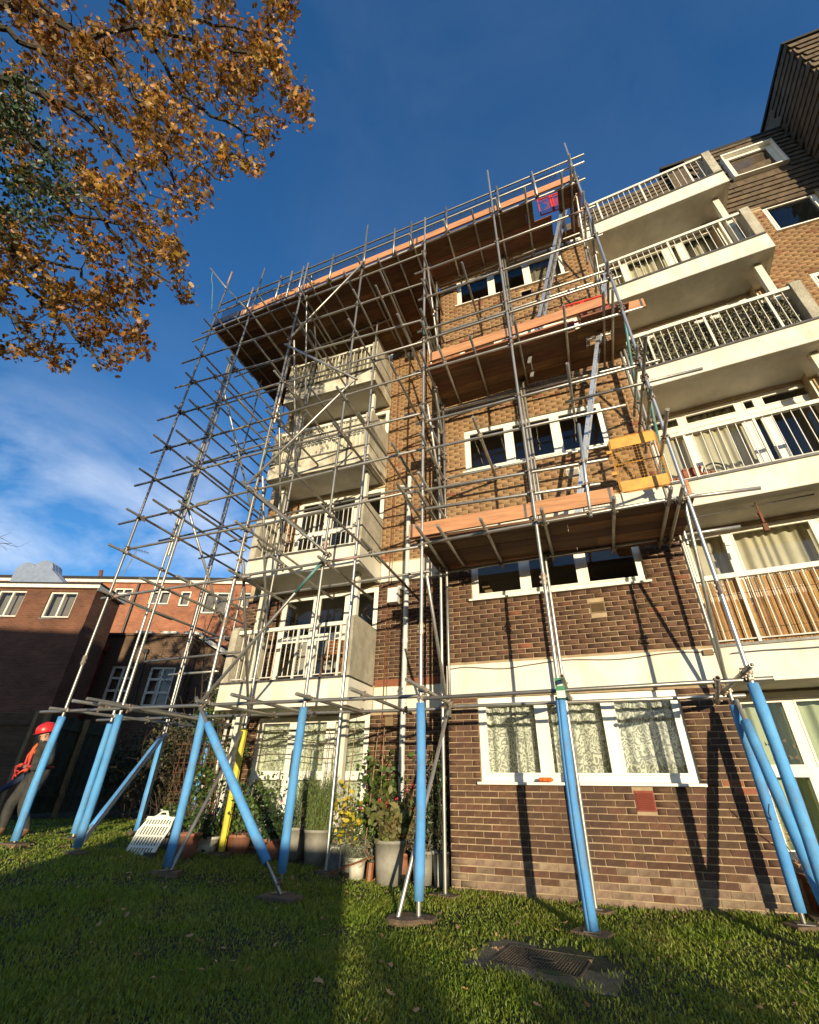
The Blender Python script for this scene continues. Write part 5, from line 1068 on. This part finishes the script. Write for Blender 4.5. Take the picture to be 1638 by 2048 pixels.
def folding_chair(T, label):
    t = thing('folding_chair', label, 'chair', T((0,0,0)))
    for s in (0,.42):
        MB(T).tube((s,0,0),(s,.38,.85),.018,6).build('leg', 'wood_brown', t); MB(T).tube((s,.38,0),(s,.02,.45),.018,6).build('leg', 'wood_brown', t)
    for i in range(6): MB(T).box(0,.42,.02+i*.06,.065+i*.06,.44,.458).build('seat_slat', 'wood_brown', t)
    for i in range(4): z = .55+i*.075; MB(T).box(0,.42,.25+(z-.55)*.45,.27+(z-.55)*.45,z,z+.05).build('back_slat', 'wood_brown', t)
folding_chair(lambda p: (-2.75+p[0], .72+p[1]*.6, 2.85+p[2]), 'brown folding wooden chair on the lowest left balcony')
tb = thing('round_table', 'small round brown table beside the folding chair on the lowest left balcony', 'table', (-2.35,.75,2.85)); MB().lathe((-2.32,.78,3.30), [(0,0),(.24,0),(.24,.03),(0,.03)], 18).build('tabletop', 'wood_brown', tb)
for a in range(3): MB().tube((-2.32+.18*math.cos(a*2.1),.78+.18*math.sin(a*2.1),2.85),(-2.32-.05*math.cos(a*2.1),.78,3.3),.014,6).build('leg', 'wood_brown', tb)
for k, (x, z) in enumerate(((.30,5.48),(.62,5.48),(.45,5.62))):
    t = thing('flower_trough', ['terracotta trough on the second right balcony, left of two at floor level','terracotta trough on the second right balcony, right of two at floor level','terracotta trough stacked on the two lower ones'][k], 'planter', TR((x,.25,z)), 'terracotta troughs on the second right balcony')
    b = MB(TR); b.box(x-.15,x+.16,.16,.34,z,z+.13); b.build('trough', 'terracotta', t); b = MB(TR); b.box(x-.17,x+.18,.145,.355,z+.131,z+.16); b.build('rim', 'terracotta', t)
b = MB(TR); b.path([(.80+.16*math.cos(a),.22,5.66+.16*math.sin(a)) for a in np.arange(0,6.4,.4)], .014, 6); b.path([(.95,.25,5.55),(1.3,.22,5.53),(1.75,.24,5.58),(2.3,.22,5.52)], .014, 6); o = b.build('hose', 'black_plastic', None); tag(o, 'coiled black hose on the second right balcony floor', 'hose')
b = MB(TR); b.tube((1.15,.25,4.98),(1.15,.25,4.80),.012,6); b.tube((1.15,.25,4.80),(1.15,.25,4.62),.03,6,.02); b.tube((1.06,.25,4.74),(1.24,.25,4.74),.008,5); b.box(1.12,1.18,.22,.28,4.48,4.60); o = b.build('hanging_ornament', 'rust', None); tag(o, 'rusty wind chime hanging from the ceiling of the lowest right balcony', 'wind chime')
b = MB(TR); b.tube((-.05,.3,4.93),(1.9,.3,4.965),.012,6); o = b.build('hanging_rail', 'steel_dark', None); tag(o, 'thin dark rail under the ceiling of the lowest right balcony', 'rail')
b = MB(TR); 
for i in range(60): c = Vector(TR((.18+rng.normal()*.07,.07+rng.normal()*.03,13.40+abs(rng.normal())*.05))); b.tube((.12+rng.random()*.2,.05+rng.random()*.05,13.36+rng.random()*.1),(.12+rng.random()*.2,.05+rng.random()*.05,13.36+rng.random()*.1),.006,4)
o = b.build('tangled_net', 'teal_paint', None, kind='stuff'); 
# butterflies stuck on the right patio glass
for i, (x, z) in enumerate(((.55,1.75),(.62,1.55),(.70,1.68),(.58,1.40))):
    b = MB(TRW); b.add([(x,.045,z),(x+.05,.044,z+.04),(x+.045,.044,z-.02),(x-.05,.044,z+.04),(x-.045,.044,z-.02)], [(0,2,1),(0,3,4)]); o = b.build('butterfly_sticker', 'cable', None); tag(o, ['uppermost dark butterfly sticker on the right patio door glass, nearest the brick bay','dark butterfly sticker in the middle of the right patio door glass','dark butterfly sticker on the right patio door glass, farthest from the brick bay','lowest dark butterfly sticker on the right patio door glass'][i], 'sticker', 'butterfly stickers on the patio glass')
# --- manhole
mh = thing('manhole', 'rusty rectangular manhole cover in a mossy concrete surround on the lawn', 'manhole', (1.37,-2.28,0))
ca, sa_ = math.cos(-.16), math.sin(-.16); TM = lambda p: (1.37+p[0]*ca-p[1]*sa_, -2.28+p[0]*sa_+p[1]*ca, p[2]); b = MB(TM)
for (x0,x1,y0,y1) in ((-.52,-.345,-.42,.42),(.345,.60,-.46,.42),(-.345,.345,.265,.42),(-.345,.345,-.44,-.265)): b.box(x0+rng.uniform(-.03,.0),x1+rng.uniform(0,.03),y0,y1,-.05,.008+rng.uniform(-.003,.003))
b.build('surround', 'concrete', mh, bevel=.012)
b = MB(TM); 
for (x0,x1,y0,y1) in ((-.345,.345,.25,.265),(-.345,.345,-.265,-.25),(-.345,-.33,-.25,.25),(.33,.345,-.25,.25)): b.box(x0,x1,y0,y1,-.04,.013)
b.build('frame', 'iron', mh)
b = MB(TM); b.box(-.322,.322,-.242,.242,-.04,.004); 
for i in range(26):
    for j in range(19):
        x = -.305+i*.0244; y = -.225+j*.025
        if (x/.10)**2+((y)/.05)**2 < 1: continue
        d = .007 if (i+j)%2 else .003; e = .003 if (i+j)%2 else .007; b.box(x-d,x+d,y-e,y+e,.004,.010)
b.build('cover', 'iron', mh); b = MB(TM); b.path([(.105*math.cos(a),.052*math.sin(a),.009) for a in np.arange(0,6.4,.3)], .006, 4); b.build('badge_rim', 'iron', mh)
for x in (-.2,.2): MB(TM).tube((x,.06,-.02),(x,.06,.0115),.016,8).build('key_hole', 'pipe_black', mh)
b = MB(TM); b.lathe(TM((.14,-.25,.026)), [(0,.016),(.06,.012),(.12,0)], 12) if False else b.add([(.14+.13*math.cos(a)*(1+.2*math.sin(3*a)),-.255+.05*math.sin(a),.012) for a in np.arange(0,6.2,.45)]+[(.14,-.255,.026)], [(i,(i+1)%14,14) for i in range(14)]); b.build('moss_patch', 'moss', mh)

# ================================================================ oak tree (trunk stands outside the view, crown reaches in)
oak = thing('oak_tree', 'large oak with golden brown autumn leaves reaching in at the top left', 'tree', (-8.6,-9.2,0))
E1 = Vector(r2); E2 = Vector(u2); OC = CAM+fw*7.0
def cr(x, y, dep=0.0): return OC+E1*((x-838)/913*7)+E2*(-(y-1029)/913*7)+Vector((-.34,.94,0))*dep
outline = [(-330,-160),(640,-160),(612,-60),(588,0),(572,45),(600,112),(622,192),(598,250),(556,292),(520,362),(472,335),(430,402),(382,432),(326,425),(340,470),(386,556),(378,592),(326,620),(300,700),(265,716),(222,768),(172,722),(100,738),(60,700),(0,712),(-330,740)]
def inside(x, y):
    c = False; j = len(outline)-1
    for i in range(len(outline)):
        (xi, yi), (xj, yj) = outline[i], outline[j]
        if (yi > y) != (yj > y) and x < (xj-xi)*(y-yi)/(yj-yi)+xi: c = not c
        j = i
    return c
trunk_pts = [Vector((-8.6,-9.2,-.1)), Vector((-8.55,-9.1,2)), Vector((-8.4,-8.9,5)), Vector((-8.2,-8.6,8)), Vector((-7.8,-8.2,10.5)), Vector((-7.3,-7.9,13))]
b = MB(); b.path(trunk_pts, .36, 12, .12); b.build('trunk', 'bark', oak)
limbs = [([(-260,-40),(0,7),(72,23),(170,75),(229,124),(274,203),(307,262),(334,314),(350,370)],.4,.055),([(-260,120),(0,157),(78,183),(157,222),(215,281),(262,330),(300,390)],-.2,.055),([(200,-120),(242,0),(281,52),(320,111),(366,190),(392,274),(400,320)],.7,.045),([(170,75),(209,66),(287,52),(392,85),(497,105),(560,150),(590,200)],.5,.03),
 ([(-200,20),(0,59),(78,98),(131,137),(209,222),(240,300)],-.6,.04),([(-260,180),(0,216),(90,300),(144,386),(196,418),(229,470),(274,523),(340,565)],-.9,.045),([(-260,400),(0,451),(33,523),(52,575),(105,620),(163,686),(215,735)],.0,.045),([(52,540),(85,516),(157,542),(196,588),(250,640)],.3,.022),([(60,-60),(72,0),(124,39),(196,92),(262,183),(290,240)],1.0,.04),([(300,-120),(330,0),(390,40),(470,60),(540,80)],.9,.03),([(366,190),(420,230),(480,260),(530,290)],.3,.02),([(274,203),(330,240),(400,330),(440,360)],-.2,.02),([(-150,560),(0,610),(40,650),(70,690)],-.5,.03),([(-300,300),(-100,330),(60,350),(150,430),(250,450),(340,520)],.6,.035)]
b = MB(); nodes = []; trp = np.array([tuple(p) for p in trunk_pts])
for li, (pl, dep, r) in enumerate(limbs):
    pts = [CAM+(cr(x, y)-CAM)*(.93+.07*dep+.012*math.sin(i*1.7+li)) for i, (x, y) in enumerate(pl)]
    sm = []
    for i in range(len(pts)-1):
        for q in range(4): sm.append(pts[i].lerp(pts[i+1], q/4)+Vector(rng.normal(size=3))*.018)
    sm.append(pts[-1]); b.path(sm, r*1.25, 7, .012)
    if pl[0][0] < -100 or pl[0][1] < -100:
        k = int(np.argmin(np.linalg.norm(trp-np.array(tuple(sm[0])), axis=1))); b.tube(trunk_pts[max(k-1,0)], sm[0], .10, 8, r)
    nodes += [np.array(tuple(p)) for p in sm]
b.build('limbs', 'bark', oak, kind='stuff')
cl = []
while len(cl) < 1250:
    x, y = rng.uniform(-300,640), rng.uniform(-150,770)
    if not inside(x, y): continue
    nval = math.sin(x*.021+1.3)*math.cos(y*.026-.4)+.6*math.sin(x*.047-y*.039)+.4*math.sin(x*.09+y*.08)
    if rng.random() > .58+.50*nval: continue
    cl.append(np.array(tuple(CAM+(cr(x, y)-CAM)*rng.uniform(.86,1.20))))
cl = np.array(cl); A = np.array(nodes); dmin = np.array([np.min(np.linalg.norm(A-c, axis=1)) for c in cl]); order = np.argsort(dmin)
b = MB(); nodes = list(A)
for i in order:
    A = np.array(nodes); dd = np.linalg.norm(A-cl[i], axis=1); k = int(np.argmin(dd)); p0 = Vector(A[k]); p1 = Vector(cl[i]); m1 = p0.lerp(p1,.35)+Vector(rng.normal(size=3))*.06*min(1,dd[k]); m2 = p0.lerp(p1,.7)+Vector(rng.normal(size=3))*.06*min(1,dd[k])
    b.path([p0,m1,m2,p1], .0085 if dd[k] > .25 else .006, 4, .0032); nodes += [np.array(tuple(q)) for q in (m1,m2,p1)]
    for q in range(2): e = p1+Vector(rng.normal(size=3))*.11; b.tube(p1, e, .003, 3, .0015)
b.build('branches', 'bark', oak, kind='stuff')
per = rng.integers(12, 30, len(cl)); LP = np.concatenate([cl[i]+rng.normal(size=(per[i],3))*np.array([.078,.078,.070]) for i in range(len(cl))])
leaves('leaves', LP, .094, 'autumn_leaf', oak, shape='oak', jitter=.35)
cl2 = []
while len(cl2) < 130:
    x, y = rng.uniform(-200,175), rng.uniform(150,470)
    if (x < 165-abs(y-380)*.6 and y > 250) or (y < 250 and x < 30+rng.random()*70): cl2.append(np.array(tuple(CAM+(cr(x, y)-CAM)*rng.uniform(.74,.86))))
IP = np.concatenate([c+rng.normal(size=(34,3))*.10 for c in cl2]); leaves('ivy', IP, .055, 'leaf_dark', oak)

# ================================================================ grass and fallen leaves
def grass():
    n = 400000; r = 2.9*np.exp(rng.random(n)*np.log(17/2.9)); az = rng.uniform(rad(-72), rad(37), n)+0
    x = CAM.x+r*np.sin(az); y = CAM.y+r*np.cos(az)
    nz = np.sin(x*1.9+.7)*np.cos(y*2.3)+.7*np.sin(x*4.3-y*3.1)+.5*np.sin(x*9.1+y*7.7)
    ok = (y < np.where(x > 3.72, -.15, np.where(x > -.12, -.03, np.where(x > -5.3, .30+.12*np.sin(x*5), 3.9+.0*x)))) & (y > -5.2) & (x < 6.5)
    lx = (x-1.37)*ca+(y+2.28)*sa_; ly = -(x-1.37)*sa_+(y+2.28)*ca; rr = rng.random(n)
    ok &= ~((lx > -.47+.05*np.sin(ly*23)) & (lx < .50+.06*np.sin(ly*17)) & (ly > -.37+.05*np.sin(lx*19)) & (ly < .36+.05*np.sin(lx*14))); halo = np.hypot(np.maximum(0, np.abs(lx-.1)-.48), np.maximum(0, np.abs(ly)-.40)); ok &= rr < np.clip(.30+halo*2.6, 0, 1)
    ok &= ~((x < -4.6) & (y > .0) & (x*0+y > 1.2) & (x > -5.6)); ok &= rng.random(n) < np.clip(.80+.22*nz, .22, 1)
    x, y, r, nz = x[ok], y[ok], r[ok], nz[ok]; k = len(x); z = gz(x, y)-.006
    near_wall = np.exp(-np.abs(y+.10)*4)*(x > -.1)*(x < 3.8)
    h = (.026+.030*rng.random(k)**1.5+.012*np.clip(nz,-1,1.5)+.05*near_wall*rng.random(k))*np.clip(.9+r*.02,.9,1.25); w = .0026+.00062*r; a = rng.uniform(0,6.283,k); lean = rng.uniform(.15,.95,k)*h; la = rng.uniform(0,6.283,k)
    dx, dy = np.cos(a)*w, np.sin(a)*w; lx, ly = np.cos(la)*lean, np.sin(la)*lean
    V = np.zeros((k,5,3)); V[:,0] = np.stack([x-dx,y-dy,z],-1); V[:,1] = np.stack([x+dx,y+dy,z],-1); V[:,2] = np.stack([x-dx*.8+lx*.35,y-dy*.8+ly*.35,z+h*.6],-1); V[:,3] = np.stack([x+dx*.8+lx*.35,y+dy*.8+ly*.35,z+h*.6],-1); V[:,4] = np.stack([x+lx,y+ly,z+h*np.clip(1.05-.35*lean/h,.5,1)],-1)
    np_mesh('grass', V.reshape(-1,3), [(0,1,2),(1,3,2),(2,3,4)], 5, 'grass_blade', None, 'stuff')
grass()
nl = 270; lx = rng.uniform(-8,4.2,nl); ly = -3.9+4.6*rng.random(nl)**1.2; okl = ~((lx > -.1) & (ly > -.06)); lx, ly = lx[okl], ly[okl]
P = np.stack([lx, ly, gz(lx,ly)+.030+.014*rng.random(len(lx))], -1); R = rand_rot(len(P)); tilt = rng.normal(size=(len(P),3))*.28+np.array([0,0,1]); tilt /= np.linalg.norm(tilt,axis=1)[:,None]; xa = np.cross(rng.normal(size=(len(P),3)), tilt); xa /= np.linalg.norm(xa,axis=1)[:,None]; R = np.stack([xa, np.cross(tilt,xa), tilt], -1)
leaves('fallen_leaves', P, .060, 'leaf_litter', None, shape='oak', jitter=.45, R=R)

# ================================================================ worker
def skinned(name, joints, edges, radii, sub=2):
    me = bpy.data.meshes.new(name); me.from_pydata([tuple(j) for j in joints], edges, []); o = bpy.data.objects.new(name, me); COL.objects.link(o)
    sk = o.modifiers.new('s', 'SKIN'); sk.use_smooth_shade = True
    for i, r in enumerate(radii): me.skin_vertices[0].data[i].radius = (r, r) if not isinstance(r, tuple) else r; 
    me.skin_vertices[0].data[0].use_root = True; ss = o.modifiers.new('d', 'SUBSURF'); ss.levels = sub; ss.render_levels = sub
    dg = bpy.context.evaluated_depsgraph_get(); nm = bpy.data.meshes.new_from_object(o.evaluated_get(dg)); bpy.data.objects.remove(o); nm.name = name; return nm
wx, wy = -7.18, -.76; wz = gzf(wx, wy); WK = thing('person', 'worker in a red helmet, orange top and dark jacket standing by the left fence', 'person', (wx, wy, wz))
fdir = (UV_U*-.62-UV_V*.78).normalized(); ldir = Vector((-fdir.y, fdir.x, 0))
def loc(f, l, z): return fdir*f+ldir*l+Vector((0,0,z*.965))
J = [loc(0,0,.90), loc(.02,0,1.08), loc(.05,0,1.27), loc(.06,0,1.40), loc(.09,0,1.49), loc(.125,0,1.565), loc(.13,0,1.66),
     loc(.04,.19,1.385), loc(-.02,.29,1.12), loc(.20,.17,1.02), loc(.04,-.19,1.385), loc(-.03,-.28,1.13), loc(.22,-.10,1.08),
     loc(.0,.10,.86), loc(.08,.13,.48), loc(-.10,.14,.10), loc(.04,.17,.045), loc(.0,-.10,.86), loc(.19,-.13,.50), loc(.17,-.15,.10), loc(.32,-.17,.045)]
Ed = [(0,1),(1,2),(2,3),(3,4),(4,5),(5,6),(3,7),(7,8),(8,9),(3,10),(10,11),(11,12),(0,13),(13,14),(14,15),(15,16),(0,17),(17,18),(18,19),(19,20)]
Rr = [.19,.185,.20,.14,.068,.092,.085,.105,.078,.050,.105,.078,.050,.135,.095,.072,.06,.135,.095,.072,.06]
bm_ = skinned('body', J, Ed, Rr); body = bpy.data.objects.new('body', bm_); COL.objects.link(body); body.parent = WK
bm_.materials.clear()
for m in ('jacket','trousers','boots','skin'): bm_.materials.append(M[m])
front = []
for p in bm_.polygons:
    c = p.center; f_, l_, z_ = c.dot(fdir), c.dot(ldir), c.z/.965
    p.material_index = 3 if z_ > 1.47 else (2 if z_ < .15 else (1 if z_ < .88 else 0))
    if f_ > .10 and abs(l_) < .085+.05*(z_-1.2) and 1.10 < z_ < 1.43: front.append([bm_.vertices[i].co+p.normal*.012 for i in p.vertices])
b = MB()
for q in front: b.add([tuple(v+Vector((wx,wy,wz))) for v in q], [tuple(range(len(q)))])
b.build('shirt_front', 'orange_cloth', WK)
TWK = lambda p: Vector((wx,wy,wz))+loc(*p)
b = MB(TWK); b.path([(.13,.10,1.42),(.225,.10,1.25),(.22,.09,1.08)], .018, 6); b.path([(.13,-.10,1.42),(.225,-.10,1.25),(.22,-.09,1.08)], .018, 6)
for k in range(14): a0 = 2*math.pi*k/14; a1 = a0+2*math.pi/14; b.tube((.02+.20*math.cos(a0),.20*math.sin(a0),1.06),(.02+.20*math.cos(a1),.20*math.sin(a1),1.06),.02,6)
b.build('harness', 'harness_red', WK); b = MB(TWK); b.box(.225,.25,-.03,.03,1.035,1.085); b.build('buckle', 'aluminium', WK)
HC = (.12, 0, 1.625)                         # head details
b = MB(); n = 20; prof = [(.122,-.002),(.125,.02),(.118,.06),(.098,.095),(.06,.118),(.02,.126),(0,.127)]
til = .30
def helm(p): 
    x, y, z = p; x2 = x*math.cos(til)+z*math.sin(til); z2 = -x*math.sin(til)+z*math.cos(til); return TWK((HC[0]+x2, y, HC[2]+z2+.01))
b = MB(helm); vs = []
for (r, z) in prof:
    for k in range(n): t = 2*math.pi*k/n; vs.append((r*1.30*math.cos(t), r*1.15*math.sin(t), z*1.2))
b.add(vs, [(i*n+k, i*n+(k+1)%n, (i+1)*n+(k+1)%n, (i+1)*n+k) for i in range(len(prof)-1) for k in range(n)])
br = []
for k in range(n): t = 2*math.pi*k/n; e = .012+.045*max(0, math.cos(t)); br += [(.158*math.cos(t), .140*math.sin(t), -.002),((.158+e)*math.cos(t),(.140+.012)*math.sin(t), -.014)]
b.add(br, [(2*k,2*k+1,2*((k+1)%n)+1,2*((k+1)%n)) for k in range(n)]); 
for s in (-.045,0,.045): b.path([(-.14,s,.066),(-.07,s*.9,.134),(.0,s*.8,.155),(.08,s*.9,.127),(.14,s,.066)], .008, 5)
b.build('helmet', 'helmet_red', WK, smooth=True)
b = MB(TWK); b.tube((.205,0,1.60),(.232,0,1.572),.012,6,.016); b.build('nose', 'skin', WK)
for s in (-1,1): MB(TWK).tube((.196,s*.033,1.605),(.206,s*.033,1.603),.010,6).build('eye', 'beard', WK); MB(TWK).tube((.115,s*.078,1.60),(.115,s*.092,1.60),.026,8,.020).build('ear', 'skin', WK)
b = MB(TWK); b.prism([(.165,-.055,1.555),(.205,-.03,1.545),(.212,0,1.54),(.205,.03,1.545),(.165,.055,1.555),(.155,.05,1.50),(.19,0,1.49),(.155,-.05,1.50)], (0,0,-.012)); b.build('beard', 'beard', WK)
b = MB(TWK); b.path([(.12,.085,1.62),(.13,.075,1.53),(.15,0,1.495),(.13,-.075,1.53),(.12,-.085,1.62)], .006, 5); b.build('chin_strap', 'black_plastic', WK)
def hand(w, d, side, name='glove'):
    w = Vector(w); d = Vector(d).normalized(); s = Vector((0,0,1)).cross(d).normalized()*side; dn = d.cross(s)*-side
    J = [w, w+d*.05, w+d*.085]; E_ = [(0,1),(1,2)]; Rr = [.032,.036,.034]
    for k, (off, ln) in enumerate(((-.032,.062),(-.011,.072),(.011,.068),(.032,.052))):
        i = len(J); J += [w+d*.09+s*off, w+d*(.09+ln*.5)+s*off*1.1-Vector((0,0,.012)), w+d*(.09+ln*.85)+s*off*1.1-Vector((0,0,.034))]; E_ += [(2,i),(i,i+1),(i+1,i+2)]; Rr += [.011,.010,.008]
    i = len(J); J += [w+d*.045-s*.045, w+d*.085-s*.062-Vector((0,0,.01))]; E_ += [(1,i),(i,i+1)]; Rr += [.013,.010]
    me = skinned(name, J, E_, Rr, 1); o = bpy.data.objects.new(name, me); COL.objects.link(o); o.parent = WK; me.materials.clear(); me.materials.append(M['glove_red']); return o
hand(loc(.22,-.10,1.08), fdir*.8+ldir*.6, 1); hand(loc(.20,.17,1.02), fdir*.7-ldir*.7+Vector((0,0,-.35)), -1)
b = MB(TWK); b.path([(.34,-.02,1.06),(.35,.05,.98),(.33,.10,.90)], .014, 6); b.path([(.36,.04,1.02),(.36,.10,.96),(.34,.02,.86)], .012, 6); b.path([(.30,-.05,1.02),(.36,.03,1.0),(.32,.12,.98)], .012, 6); o = b.build('strap_bundle', 'harness_red', None); tag(o, 'bundle of red straps held in the hands of the worker', 'straps')
b = MB(TWK); b.tube((.10,-.25,.92),(.32,-.42,.70),.055,10,.045); o = b.build('tool_pouch', 'jeans', WK)

# ================================================================ unseen casters added behind the camera to shape the long shadows
sw = MB(); sw.box(2.45,6.5,-16.3,-16,-.2,2.02); sw.box(2.40,6.55,-16.34,-15.96,2.021,2.08); o = sw.build('shadow_wall', 'brick_mid_far', None, uv=(1,0)); tag(o, 'unseen brick wall added behind the camera to cast the shadow strip on the lawn', 'wall')  # added caster, its width and height set the dark strip on the lawn
hw = thing('shadow_house', 'unseen gabled house added behind the camera to shade the fence and neighbouring walls', 'building', (-5,-24,0)); b = MB(); b.box(-16,3.1,-29,-22,0,8.7); b.build('wall', 'brick_mid_far', hw, uv=(1,0)); b = MB(); b.prism([(-16.3,-29.3,8.71),(-16.3,-21.7,8.71),(-16.3,-25.5,9.2)], (19.7,0,0)); b.build('roof', 'felt_black', hw)  # added block, sized so its shadow covers the fence and lower neighbouring walls
hg = thing('shadow_hedge', 'unseen low hedge added behind the camera to shade the near right lawn', 'hedge', (9,-16,0)); HP = np.stack([rng.uniform(6.6,13.5,5200), -16+rng.normal(size=5200)*.22, rng.uniform(.0,1.0,5200)], -1); HP[:,2] *= 1.42+.10*np.sin(HP[:,0]*2.3)+.07*np.sin(HP[:,0]*5.7); leaves('foliage', HP, .13, 'hedge_far', hg)  # added foliage row, height chosen to darken the near right grass
